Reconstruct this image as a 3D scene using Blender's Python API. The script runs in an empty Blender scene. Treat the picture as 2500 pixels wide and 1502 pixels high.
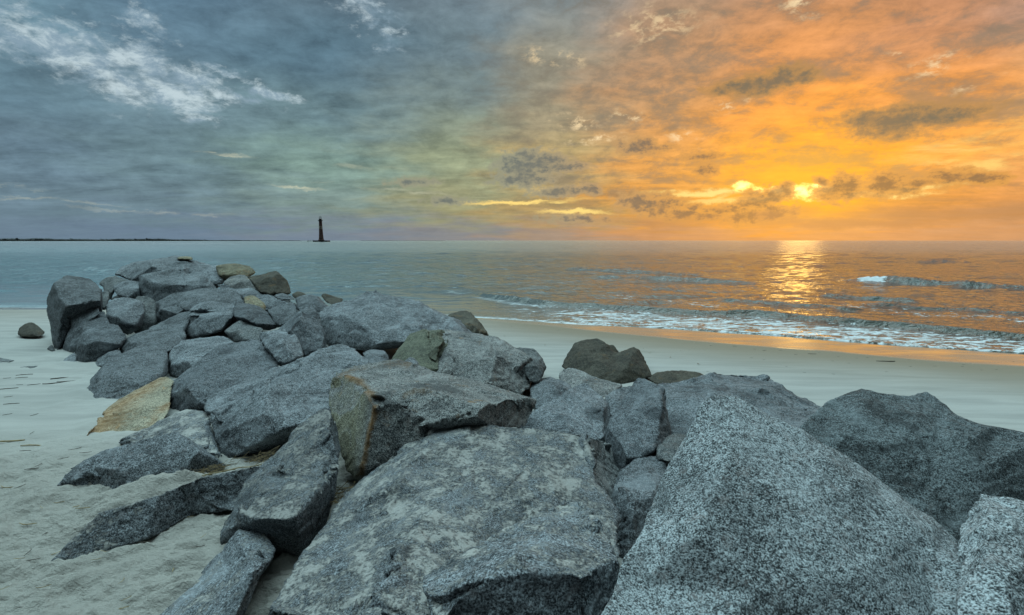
import bpy, bmesh, math, random
import numpy as np
from mathutils import Vector, Matrix
from mathutils.geometry import delaunay_2d_cdt

C = bpy.context.scene
COL = C.collection
rad = math.radians

# ------------------------------------------------------------------ camera
H = 2.6                       # eye height above the beach at the rocks
PITCH = math.atan((751 - 587.3) / 1250.0)
cam_d = bpy.data.cameras.new('camera'); cam = bpy.data.objects.new('camera', cam_d); COL.objects.link(cam)
cam.location = (0, 0, H); cam.rotation_euler = (math.pi/2 - PITCH, 0, 0)
cam_d.sensor_width = 36; cam_d.lens = 18; cam_d.clip_start = 0.05; cam_d.clip_end = 30000
C.camera = cam
cp, sp = math.cos(PITCH), math.sin(PITCH)

def ray(px, py):
    """direction (y = 1) through a point of the survey photo (2500 x 1502)"""
    u = (px - 1250) / 1250.0; v = (751 - py) / 1250.0
    x, y, z = u, cp + v*sp, -sp + v*cp
    return (x/y, 1.0, z/y)
def azel(px, py):
    x, y, z = ray(px, py); n = math.sqrt(x*x+y*y+z*z)
    return math.degrees(math.atan2(x, y)), math.degrees(math.asin(z/n))
def at_z(px, py, z):
    r = ray(px, py); t = (z - H) / r[2]
    return np.array([r[0]*t, t, z])
def at_y(px, py, Y):
    r = ray(px, py)
    return np.array([r[0]*Y, Y, H + r[2]*Y])

# ------------------------------------------------------------------ node helper
class S:
    """a socket with arithmetic"""
    def __init__(s, nt, sock): s.nt, s.k = nt, sock
    def _m(s, op, *a, clamp=False):
        n = s.nt.nodes.new('ShaderNodeMath'); n.operation = op; n.use_clamp = clamp
        for i, v in enumerate((s,)+a):
            if isinstance(v, S): s.nt.links.new(v.k, n.inputs[i])
            else: n.inputs[i].default_value = v
        return S(s.nt, n.outputs[0])
    def __add__(s, o): return s._m('ADD', o)
    def __radd__(s, o): return s._m('ADD', o)
    def __sub__(s, o): return s._m('SUBTRACT', o)
    def __rsub__(s, o): return (s * -1.0) + o
    def __mul__(s, o): return s._m('MULTIPLY', o)
    def __rmul__(s, o): return s._m('MULTIPLY', o)
    def __truediv__(s, o): return s._m('DIVIDE', o)
    def maxi(s, o): return s._m('MAXIMUM', o)
    def mini(s, o): return s._m('MINIMUM', o)
    def clamp(s): return s._m('ADD', 0.0, clamp=True)
    def absv(s): return s._m('ABSOLUTE')
    def pw(s, e): return s._m('POWER', e)
def setin(nt, sock, v):
    if isinstance(v, S): nt.links.new(v.k, sock)
    elif isinstance(v, (tuple, list)) and len(v) == 3 and sock.type == 'RGBA': sock.default_value = (*v, 1)
    else: sock.default_value = v
def srgb(r, g, b):
    f = lambda c: (c/255/12.92) if c/255 <= .04045 else ((c/255+.055)/1.055)**2.4
    return (f(r), f(g), f(b))
def noise(nt, vec, scale, detail=4, rough=.55, dist=0, out=0, lac=2.0):
    n = nt.nodes.new('ShaderNodeTexNoise'); n.noise_dimensions = '3D'
    n.inputs['Scale'].default_value = scale; n.inputs['Detail'].default_value = detail
    n.inputs['Roughness'].default_value = rough; n.inputs['Distortion'].default_value = dist
    n.inputs['Lacunarity'].default_value = lac
    nt.links.new(vec.k, n.inputs['Vector'])
    return S(nt, n.outputs[out])
def voronoi(nt, vec, scale, feature='F1', out='Distance'):
    n = nt.nodes.new('ShaderNodeTexVoronoi'); n.feature = feature
    n.inputs['Scale'].default_value = scale; nt.links.new(vec.k, n.inputs['Vector'])
    return S(nt, n.outputs[out])
def ramp(nt, fac, stops, interp='LINEAR'):
    n = nt.nodes.new('ShaderNodeValToRGB'); cr = n.color_ramp; cr.interpolation = interp
    while len(cr.elements) < len(stops): cr.elements.new(.5)
    for e, (p, c) in zip(cr.elements, stops):
        e.position = p; e.color = (*c, 1) if len(c) == 3 else c
    nt.links.new(fac.k, n.inputs[0]); return S(nt, n.outputs[0])
def mixc(nt, f, a, b, mode='MIX', clampf=True):
    n = nt.nodes.new('ShaderNodeMix'); n.data_type = 'RGBA'; n.blend_type = mode; n.clamp_factor = clampf
    setin(nt, n.inputs[0], f); setin(nt, n.inputs[6], a); setin(nt, n.inputs[7], b)
    return S(nt, n.outputs[2])
def sstep(nt, v, a, b, lo=0., hi=1.):
    n = nt.nodes.new('ShaderNodeMapRange'); n.interpolation_type = 'SMOOTHSTEP'
    setin(nt, n.inputs[0], v)
    for i, q in zip((1, 2, 3, 4), (a, b, lo, hi)): n.inputs[i].default_value = q
    return S(nt, n.outputs[0])
def vmath(nt, op, a, b=None, sc=None):
    n = nt.nodes.new('ShaderNodeVectorMath'); n.operation = op
    setin(nt, n.inputs[0], a)
    if b is not None: setin(nt, n.inputs[1], b)
    if sc is not None: n.inputs['Scale'].default_value = sc
    return S(nt, n.outputs['Value'] if op == 'LENGTH' else n.outputs[0])
def comb(nt, x, y, z=0.):
    n = nt.nodes.new('ShaderNodeCombineXYZ')
    for i, v in enumerate((x, y, z)): setin(nt, n.inputs[i], v)
    return S(nt, n.outputs[0])
def ccol(nt, x, y, z):
    n = nt.nodes.new('ShaderNodeCombineColor')
    for i, v in enumerate((x, y, z)): setin(nt, n.inputs[i], v)
    return S(nt, n.outputs[0])
def sep(nt, v):
    n = nt.nodes.new('ShaderNodeSeparateXYZ'); nt.links.new(v.k, n.inputs[0])
    return [S(nt, n.outputs[i]) for i in range(3)]
def mapping(nt, v, loc=(0,0,0), rot=(0,0,0), sc=(1,1,1), typ='POINT'):
    n = nt.nodes.new('ShaderNodeMapping'); n.vector_type = typ
    n.inputs['Location'].default_value = loc; n.inputs['Rotation'].default_value = rot; n.inputs['Scale'].default_value = sc
    nt.links.new(v.k, n.inputs['Vector']); return S(nt, n.outputs[0])

# ------------------------------------------------------------------ sky
SUN_AZ, SUN_EL = azel(1962, 470)
def build_world():
    w = bpy.data.worlds.new('World'); C.world = w; w.use_nodes = True
    nt = w.node_tree; nt.nodes.clear()
    out = nt.nodes.new('ShaderNodeOutputWorld'); bg = nt.nodes.new('ShaderNodeBackground')
    nt.links.new(bg.outputs[0], out.inputs[0])
    tc = nt.nodes.new('ShaderNodeTexCoord'); D = S(nt, tc.outputs['Generated'])
    x, y, z = sep(nt, D)
    az = x._m('ARCTAN2', y) * 57.29578
    el = z._m('ARCSINE') * 57.29578
    # cloud deck coordinates: the deck is a plane high above, so features flatten to the horizon
    zz = z.maxi(0.0) + 0.11
    deck = comb(nt, x/zz, y/zz, 0.0)
    AE = comb(nt, az, el, 0.0)
    # warps
    wN = noise(nt, mapping(nt, AE, sc=(.6, 1.25, 1)), .26, 7, .70, out=1)
    wv = vmath(nt, 'SUBTRACT', wN, (.5, .5, .5))
    warp_s = vmath(nt, 'ADD', AE, vmath(nt, 'MULTIPLY', wv, (4.5, 2.6, 0)))    # ragged cloud outlines
    wN2 = noise(nt, deck, 1.1, 6, .6, out=1)
    wv2 = vmath(nt, 'SUBTRACT', wN2, (.5, .5, .5))
    warp_b = vmath(nt, 'ADD', AE, vmath(nt, 'MULTIPLY', wv2, (22, 7, 0)))
    bx, by, _ = sep(nt, warp_b)
    # base colours: rows by elevation, each a ramp over azimuth
    A = [-45, -34, -20, -6, 4, 15.5, 29.5, 38.5, 45]
    rows = [
     (0.2, [(98,120,138),(98,120,140),(108,124,140),(128,132,136),(158,140,124),(192,142,100),(204,146,88),(200,146,100),(195,146,106)]),
     (3.6, [(96,120,135),(96,120,132),(112,134,132),(145,145,112),(175,148,96),(214,148,68),(250,160,34),(214,142,70),(208,142,84)]),
     (8.2, [(90,114,130),(95,120,130),(112,138,132),(142,152,124),(172,152,106),(218,154,80),(255,170,42),(240,162,72),(240,170,84)]),
     (12.5,[(86,113,128),(95,120,132),(100,126,134),(128,140,124),(152,142,116),(206,150,92),(240,156,66),(226,150,78),(206,152,100)]),
     (18, [(100,132,148),(90,118,136),(84,112,128),(104,124,132),(140,136,120),(184,142,104),(214,146,86),(192,136,96),(172,136,114)]),
     (24, [(88,120,138),(76,106,128),(92,114,128),(104,122,132),(120,130,132),(162,136,112),(174,132,102),(156,122,102),(136,120,116)]),
    ]
    azn = (bx + 50.0) / 100.0
    cur = None
    prev = None
    for e, cols in rows:
        c = ramp(nt, azn, [((a+50)/100, srgb(*q)) for a, q in zip(A, cols)], 'EASE')
        if cur is None: cur = c
        else: cur = mixc(nt, sstep(nt, by, prev, e), cur, c)
        prev = e
    cur = mixc(nt, sstep(nt, bx, 8, -30, 0, 1), cur, mixc(nt, 1., cur, (1.16,1.14,1.12), 'MULTIPLY'))
    # cloud texture of the deck: light and dark streaks
    n1 = noise(nt, mapping(nt, deck, rot=(0,0,.5), sc=(.8,1.3,1)), 1.5, 8, .6, .35)
    n2 = noise(nt, mapping(nt, deck, loc=(3,7,0), rot=(0,0,.35), sc=(1,1.5,1)), 4.2, 7, .62, .5)
    m = (n1 - .5) * 1.3 + (n2 - .5) * .75
    fadeh = sstep(nt, el, 0.3, 6, .25, 1)
    n3 = noise(nt, mapping(nt, AE, rot=(0,0,-.2), sc=(.6,1.2,1)), .50, 8, .70, .3)
    m = m + (n3 - .5)*1.25 + .04
    m = m * fadeh
    greyer = sstep(nt, n1*.5 + n3*.5, .53, .40, 0, .55)*sstep(nt, az, -8, 6)*sstep(nt, el, 2, 6)
    cur = mixc(nt, 1.0, cur, ccol(nt, m*1.05+1., m*1.0+1., m*.95+1.), 'MULTIPLY')
    cur = mixc(nt, greyer, cur, srgb(138,128,112))
    def blob(vec, px, py, rx, ry, rot=0, a=1.0, b=.0):
        ca, ce = azel(px, py); k = math.degrees(1/1250.)
        kk = k*math.cos(rad(ca))**2 * 1.0
        sx, sy = rx*max(kk, k*.5), ry*k*math.cos(rad(ca)); c_, s_ = math.cos(rad(rot)), math.sin(rad(rot))
        if rot:
            u = (c_/sx, s_/sx, 0); v = (-s_/sy, c_/sy, 0)
            def dot(w):
                n = nt.nodes.new('ShaderNodeVectorMath'); n.operation = 'DOT_PRODUCT'
                nt.links.new(vec.k, n.inputs[0]); n.inputs[1].default_value = w; return S(nt, n.outputs['Value'])
            q = comb(nt, dot(u), dot(v), 0.0)
            q = vmath(nt, 'SUBTRACT', q, (ca*u[0]+ce*u[1], ca*v[0]+ce*v[1], 0))
        else:
            q = vmath(nt, 'MULTIPLY', vmath(nt, 'SUBTRACT', vec, (ca, ce, 0)), (1/sx, 1/sy, 0))
        if a is None: return vmath(nt, 'LENGTH', q)
        return sstep(nt, vmath(nt, 'LENGTH', q), a, b)
    def union(vec, L, a=1., b=0.):
        r = None
        for t in L:
            q = blob(vec, *t[:4], rot=(t[4] if len(t) > 4 else 0), a=a, b=b)
            if len(t) > 5: q = q * t[5]
            r = q if r is None else r.maxi(q)
        return r
    def shape(vec, L, nz, k, a, b):
        r = None
        for t in L:
            q = blob(vec, *t[:4], rot=(t[4] if len(t) > 4 else 0), a=None)
            if len(t) > 5: q = q + (1-t[5])*.6
            r = q if r is None else r.mini(q)
        v_ = r + (nz - .5)*k
        return v_ if a is None else sstep(nt, v_, a, b)
    # lighter wisps scattered in the deck
    fine = noise(nt, mapping(nt, AE, rot=(0,0,-.25), sc=(.45,1.5,1)), .30, 8, .66, .35)
    fine2 = noise(nt, mapping(nt, AE, loc=(5,2,0), rot=(0,0,.05), sc=(.35,2.0,1)), .5, 6, .6, .4)
    # bright opening in the upper left
    fine3 = noise(nt, mapping(nt, AE, rot=(0,0,-.35), sc=(.7,1.3,1)), .75, 8, .68, .2)
    openA = [(30,85,150,40,-12),(150,125,160,50,-20),(250,165,150,52,-24),(350,165,120,45,-14),(400,215,120,40,-20),(455,195,70,35,0),(480,235,50,30,0),(430,250,80,22,-10),(530,225,50,16,-8),(590,237,70,12,-6),(660,232,60,10,-6),
             (505,283,55,10,8),(360,55,60,26,-30,.6),(900,40,90,50,-35,.2),(950,75,60,40,-40,.15),(560,180,60,9,-14,.9),(200,100,70,22,-20,.9)]
    fo = shape(warp_s, openA, fine3*.75+fine*.25, 5.2, 1.35, .0)
    cur = mixc(nt, fo*.80, cur, mixc(nt, sstep(nt, n3, .40, .60), srgb(206,224,230), srgb(140,164,180)))
    # pale streaks low left and centre
    stre = union(warp_s, [(545,374,90,9,-3),(790,440,58,8,-4),(725,456,90,6,-2,.8),(30,466,110,5,0,.6),(100,492,260,6,0,.45),(420,520,300,6,-1,.35),
                          (1010,470,160,8,-4,.4),(900,405,120,8,-4,.45)], 1., .1)
    cur = mixc(nt, stre*sstep(nt, fine2, .38, .6)*.75, cur, srgb(216,214,184))
    # broken bright gaps between the clouds, centre right
    gaps = union(warp_s, [(1400,297,90,30,-5),(1450,338,110,16,4),(1530,285,60,24,0),(1660,330,70,30,-20),(1790,250,60,34,20),(1960,15,90,40,0),(1600,60,160,60,0,.6),(1350,145,140,26,-8,.7),
                          (2210,130,60,22,0,.9),(2280,160,120,30,10,.8),(2370,215,90,18,15,.7)], 1., .1)
    cur = mixc(nt, gaps*sstep(nt, fine3, .48, .66)*.9, cur, srgb(255,226,176))
    # warm band streaks to the right
    stR = union(warp_s, [(2360,350,260,34,8),(2430,395,240,30,8),(2310,385,90,9,6),(2480,330,160,30,8,.7)], 1., .1)
    cur = mixc(nt, stR*sstep(nt, fine2, .42, .66)*.85, cur, srgb(255,214,120))
    # glow of the hidden sun
    g1 = blob(AE, 1960, 430, 620, 300, 0); g2 = blob(AE, 1965, 462, 300, 150, 0)
    cur = mixc(nt, g1*sstep(nt, el, 0, 5)*.30, cur, srgb(255,172,40)); cur = mixc(nt, g2*sstep(nt, el, 0, 3.5)*.6, cur, srgb(255,186,30))
    # orange streaks by the sun and further left along the horizon
    s2 = union(warp_s, [(1720,474,190,11,-2),(1260,494,190,7,2),(1400,520,110,7,-1),(2160,476,150,9,2),(2250,455,160,10,6,.8),(1800,490,200,12,2,.8)], 1.05, .2)
    cur = mixc(nt, s2*sstep(nt, fine2, .30, .52), cur, (1.0,.72,.22))
    # the bright holes around the sun itself
    hn = noise(nt, mapping(nt, AE, loc=(9,4,0), sc=(.8,1.3,1)), 1.1, 7, .62)
    hot = shape(AE, [(1962,468,56,20,-6),(1995,460,34,14,0),(1812,456,26,12,5),(1850,464,20,9,0),(1900,466,24,10,0)], hn, 2.8, 1.25, -.1)
    cur = mixc(nt, hot, cur, (2.8,1.75,.5))
    # dark cumulus in front
    nd = noise(nt, mapping(nt, AE, sc=(.8,1.15,1)), 1.15, 8, .66)
    D1 = shape(AE, [(1800,212,70,14,2),(1850,207,80,22,2),(1910,192,55,24,8),(1960,188,40,14,0),(2130,292,70,20,-8),(2200,295,100,34,6),(2290,286,110,22,3),(2180,312,60,20,0)], nd, 2.2, None, 0)
    D2 = shape(AE, [(1850,490,50,22,6),(1890,478,40,20,10),(1920,464,22,16,-35),(2030,470,40,20,0),(2060,460,42,28,4),(2010,446,22,10,-30),(2160,452,48,28,0),(2190,462,50,14,-10),(2250,446,80,10,3),(2330,432,70,18,3),(2400,434,60,14,-6),
                        (1560,495,50,22,-4),(1610,505,60,26,-4),(1660,522,50,16,-6),(1720,527,50,10,0),(1690,507,26,10,0),(1760,514,48,13,0),(1820,527,50,22,0),(1890,522,50,18,0),
                        (1270,408,55,30,0),(1320,400,60,26,0),(1370,408,60,12,0),(1280,437,65,16,2),(1290,385,36,18,0),(1370,467,60,12,3),(1440,462,28,13,0),(1560,357,46,18,-6),(1600,362,40,8,0),(1715,382,44,8,0),(1722,415,26,14,0),
                        (1010,445,70,12,0,.4),(1090,490,60,12,0,.4),(1420,535,100,12,0,.4)], nd, 3.0, None, 0)
    cloudc = mixc(nt, sstep(nt, az, -2, 28), srgb(112,122,120), srgb(146,112,80))
    lit = mixc(nt, sstep(nt, az, -2, 22), srgb(150,150,128), srgb(216,152,74))
    nl = sstep(nt, nd, .40, .60)
    cur = mixc(nt, sstep(nt, D1, 1.65, .75)*.92, cur, mixc(nt, sstep(nt, D1, 1.15, .2)*(1.0-nl*.35), srgb(182,136,80), srgb(112,104,86)))
    cur = mixc(nt, sstep(nt, D2, 1.60, .95)*.9, cur, mixc(nt, sstep(nt, D2, 1.05, .25)*(1.0-nl*.45), lit, mixc(nt, sstep(nt, az, -2, 28), srgb(104,112,110), srgb(134,100,68))))
    # low soft bank over the horizon on the right
    D3 = union(warp_s, [(2300,520,420,34,0),(2100,545,420,22,0),(1640,540,260,20,0,.6),(1880,532,70,26,0,.9),(2470,510,200,40,0),(1960,520,80,22,0,.6)], 1., .2)
    cur = mixc(nt, D3*.62, cur, srgb(176,126,82))
    # haze band just over the sea
    hz = sstep(nt, el, 2.0, .2)
    # unseen sky overhead and behind: dim, plus a bright patch added to light rocks
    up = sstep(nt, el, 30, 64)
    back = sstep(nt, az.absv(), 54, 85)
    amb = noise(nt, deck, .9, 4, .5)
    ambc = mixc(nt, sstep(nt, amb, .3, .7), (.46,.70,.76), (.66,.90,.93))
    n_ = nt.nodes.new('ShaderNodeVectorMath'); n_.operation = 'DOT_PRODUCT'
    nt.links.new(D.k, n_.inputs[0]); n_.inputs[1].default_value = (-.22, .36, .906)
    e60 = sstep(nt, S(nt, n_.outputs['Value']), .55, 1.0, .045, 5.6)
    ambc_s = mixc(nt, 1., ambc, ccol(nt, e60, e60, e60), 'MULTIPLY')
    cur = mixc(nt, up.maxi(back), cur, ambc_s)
    # a physical sky underneath, faint at this hour
    st = nt.nodes.new('ShaderNodeTexSky'); st.sky_type = 'NISHITA'; st.sun_disc = False
    st.sun_elevation = rad(SUN_EL); st.sun_rotation = rad(SUN_AZ)
    nt.links.new(D.k, st.inputs[0])
    fin = mixc(nt, .004, cur, S(nt, st.outputs[0]), 'ADD', False)
    # below the horizon: dark
    fin = mixc(nt, sstep(nt, el, -.5, -3), fin, (.12,.16,.18))
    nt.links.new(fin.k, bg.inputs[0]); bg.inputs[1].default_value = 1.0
    w.cycles.sampling_method = 'MANUAL'; w.cycles.sample_map_resolution = 512
build_world()

sd = bpy.data.lights.new('sun', 'SUN'); sun = bpy.data.objects.new('sun', sd); COL.objects.link(sun)
sd.energy = 0.016; sd.angle = rad(3.6); sd.color = (1.0, .56, .14)
sv = Vector((math.sin(rad(SUN_AZ))*math.cos(rad(SUN_EL)), math.cos(rad(SUN_AZ))*math.cos(rad(SUN_EL)), math.sin(rad(SUN_EL))))
sun.rotation_euler = sv.to_track_quat('Z', 'Y').to_euler()
C.view_settings.view_transform = 'Standard'; C.view_settings.look = 'None'
C.view_settings.exposure = 0; C.view_settings.gamma = 1
C.render.engine = 'CYCLES'
C.cycles.max_bounces = 5; C.cycles.diffuse_bounces = 3; C.cycles.glossy_bounces = 3

# ------------------------------------------------------------------ numpy noise
_rng = np.random.RandomState(7)
_P = np.concatenate([_rng.permutation(256)]*3).astype(np.int64)
_G = _rng.normal(size=(256, 3)); _G /= np.linalg.norm(_G, axis=1)[:, None]
def perlin(p):
    p = np.asarray(p, dtype=np.float64); i = np.floor(p).astype(np.int64); f = p - i; i &= 255
    u = f*f*f*(f*(f*6-15)+10)
    r = 0
    for dx in (0, 1):
        wx = u[:,0] if dx else 1-u[:,0]
        for dy in (0, 1):
            wy = u[:,1] if dy else 1-u[:,1]
            for dz in (0, 1):
                wz = u[:,2] if dz else 1-u[:,2]
                h = _P[_P[_P[(i[:,0]+dx) & 255] + ((i[:,1]+dy) & 255)] + ((i[:,2]+dz) & 255)]
                g = _G[h]
                r = r + wx*wy*wz*(g[:,0]*(f[:,0]-dx)+g[:,1]*(f[:,1]-dy)+g[:,2]*(f[:,2]-dz))
    return r * 1.5
def fbm(p, octv=4, gain=.5, lac=2.03):
    a = 1.; s = 0; t = 0
    for k in range(octv):
        s = s + a*perlin(p*(lac**k) + 17.3*k); t += a; a *= gain
    return s / t
def billow(p, octv=3, gain=.5):
    a = 1.; s = 0; t = 0
    for k in range(octv):
        s = s + a*(np.abs(perlin(p*(2.1**k) + 9.1*k))*2-.5); t += a; a *= gain
    return s / t
def smooth01(a, b, x):
    t = np.clip((x-a)/(b-a), 0, 1); return t*t*(3-2*t)

# ------------------------------------------------------------------ object helpers
def mesh_np(name, V, F, quads=True):
    me = bpy.data.meshes.new(name)
    V = np.asarray(V, dtype=np.float32); F = np.asarray(F, dtype=np.int32)
    me.vertices.add(len(V)); me.vertices.foreach_set('co', V.ravel())
    k = F.shape[1]
    me.loops.add(F.size); me.loops.foreach_set('vertex_index', F.ravel())
    me.polygons.add(len(F)); me.polygons.foreach_set('loop_start', np.arange(0, F.size, k, dtype=np.int32))
    me.polygons.foreach_set('loop_total', np.full(len(F), k, dtype=np.int32))
    me.update(calc_edges=True); me.validate()
    me.polygons.foreach_set('use_smooth', np.ones(len(me.polygons), dtype=bool))
    return me
def attr(me, name, val):
    a = me.attributes.new(name, 'FLOAT', 'POINT'); a.data.foreach_set('value', np.asarray(val, dtype=np.float32))
def link(name, me, mat, parent=None, loc=(0,0,0)):
    o = bpy.data.objects.new(name, me); COL.objects.link(o)
    if mat: me.materials.append(mat)
    o.location = loc
    if parent: o.parent = parent
    return o
def tag(o, label=None, cat=None, group=None, kind=None):
    if label: o['label'] = label
    if cat: o['category'] = cat
    if group: o['group'] = group
    if kind: o['kind'] = kind
    return o
def new_mat(name):
    m = bpy.data.materials.new(name); m.use_nodes = True; nt = m.node_tree; nt.nodes.clear()
    out = nt.nodes.new('ShaderNodeOutputMaterial'); b = nt.nodes.new('ShaderNodeBsdfPrincipled')
    nt.links.new(b.outputs[0], out.inputs[0]); return m, nt, b
def pos(nt):
    g = nt.nodes.new('ShaderNodeNewGeometry'); return S(nt, g.outputs['Position']), S(nt, g.outputs['Normal'])
def attrn(nt, name):
    a = nt.nodes.new('ShaderNodeAttribute'); a.attribute_name = name; return S(nt, a.outputs['Fac'])
def bump(nt, b, h, dist, strength=1., normal=None):
    n = nt.nodes.new('ShaderNodeBump'); n.inputs['Strength'].default_value = strength; n.inputs['Distance'].default_value = dist
    nt.links.new(h.k, n.inputs['Height'])
    if normal is not None: nt.links.new(normal.k, n.inputs['Normal'])
    nt.links.new(n.outputs[0], b.inputs['Normal']); return S(nt, n.outputs[0])

# ------------------------------------------------------------------ materials
SAND = (.33,.33,.315)
def rock_mat(name, dark, light, grain=75., bias=.5, dust=0., rust=0., streak=0., stain=1., rustc=(.26,.13,.035), tone=None, contrast=.115):
    m, nt, b = new_mat(name); P, Nn = pos(nt)
    Pw = vmath(nt, 'ADD', P, vmath(nt, 'SCALE', noise(nt, P, grain*.5, 2, .5, out=1), sc=.012))
    g = noise(nt, Pw, grain*1.15, 3, .62)
    g2 = noise(nt, P, grain*.33, 3, .6)
    big = noise(nt, P, 2.2, 4, .6)
    f = g + (g2-.5)*.38 + (big-.5)*.22
    col = ramp(nt, f, [(max(0,bias-contrast), dark), (bias-contrast*.2, tuple((d*.6+l*.4) for d, l in zip(dark, light))), (bias+contrast*.65, light), (min(1,bias+contrast*1.5), tuple(min(.75,l*1.55) for l in light))])
    # coloured mineral tint
    t = noise(nt, P, grain*.18, 2, .5)
    col = mixc(nt, sstep(nt, t, .55, .75, 0, .35), col, tuple(c*k for c, k in zip(light, (1.12,.92,.86))))
    pale = noise(nt, mapping(nt, P, rot=(.4,.3,.6), sc=(1,1,2.4)), 1.7, 5, .6, .6)
    col = mixc(nt, sstep(nt, pale, .52, .70, 0, .42*stain), col, tuple(min(.6, c*1.5) for c in light))
    col = mixc(nt, sstep(nt, pale, .48, .32, 0, .6*stain), col, tuple(c*1.2 for c in dark))
    if rust:
        r = noise(nt, P, 4.0, 5, .65, .5)
        col = mixc(nt, sstep(nt, r, .62-.22*rust, .80-.12*rust, 0, .85), col, rustc)
        ra = attrn(nt, 'rust')
        rr = noise(nt, P, 14., 4, .6)
        col = mixc(nt, (ra*1.25 + (rr-.5)*2.4*sstep(nt, ra, 0, .2)).clamp()*.8, col, mixc(nt, sstep(nt, rr, .4, .6), rustc, tuple(c*.45 for c in rustc)))
        ta = attrn(nt, 'tan')
        col = mixc(nt, ta*.8, col, mixc(nt, sstep(nt, g, .4, .62), (.10,.10,.06), (.48,.46,.31)))
    _, _, nz = sep(nt, Nn)
    h = g*1.0 + g2*1.2 + noise(nt, P, 9, 4, .6)*4.
    if dust:
        dn = noise(nt, P, 3.6, 8, .72, .3)
        dn2 = noise(nt, P, 38, 4, .7)
        msk = sstep(nt, dn + (dn2-.5)*.55 + (nz-.75)*.30, .61-.14*dust, .77-.14*dust)
        msk = msk * sstep(nt, nz, .25, .6)
        col = mixc(nt, msk*.75, col, mixc(nt, dn2, tuple(c*.85 for c in SAND), SAND))
        h = h * (1.0 - msk*.6)
    oi = nt.nodes.new('ShaderNodeObjectInfo'); rv = S(nt, oi.outputs['Random'])*.45 + .74
    col = mixc(nt, 1., col, ccol(nt, rv*1.01, rv, rv*.985), 'MULTIPLY')
    setin(nt, b.inputs['Base Color'], col); b.inputs['Roughness'].default_value = .82
    b.inputs['Specular IOR Level'].default_value = .3
    bump(nt, b, h, .006, .9)
    return m
G_D, G_L = (.016,.020,.024), (.180,.202,.222)
M = {
 'g': rock_mat('granite', G_D, G_L, 70, .50),
 'gm': rock_mat('granite_mid', (.012,.015,.019), (.135,.152,.168), 75, .505),
 'gd': rock_mat('granite_sandy', G_D, G_L, 75, .50, dust=.55),
 'gs': rock_mat('granite_very_sandy', G_D, G_L, 75, .50, dust=.95),
 'gl': rock_mat('granite_coarse', (.017,.021,.024), (.265,.295,.315), 96, .485, contrast=.095, stain=.35),
 'gq': rock_mat('granite_coarse_dark', (.010,.013,.015), (.16,.19,.205), 88, .505, contrast=.095),
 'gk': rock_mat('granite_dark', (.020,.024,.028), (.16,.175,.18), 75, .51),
 'gr': rock_mat('granite_rusty', G_D, (.27,.28,.28), 75, .50, rust=.15),
 'ol': rock_mat('granite_olive', (.035,.040,.030), (.125,.135,.10), 60, .48),
 'br': rock_mat('granite_brown', (.013,.012,.010), (.080,.075,.058), 70, .50, rust=.25, rustc=(.12,.07,.03)),
 'tn': rock_mat('granite_tan', (.07,.065,.045), (.27,.25,.19), 75, .47, rust=.04, rustc=(.30,.15,.045)),
 'tb': rock_mat('granite_tan_far', (.05,.045,.03), (.19,.175,.12), 60, .48, rust=.5, rustc=(.22,.12,.05)),
}

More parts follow.
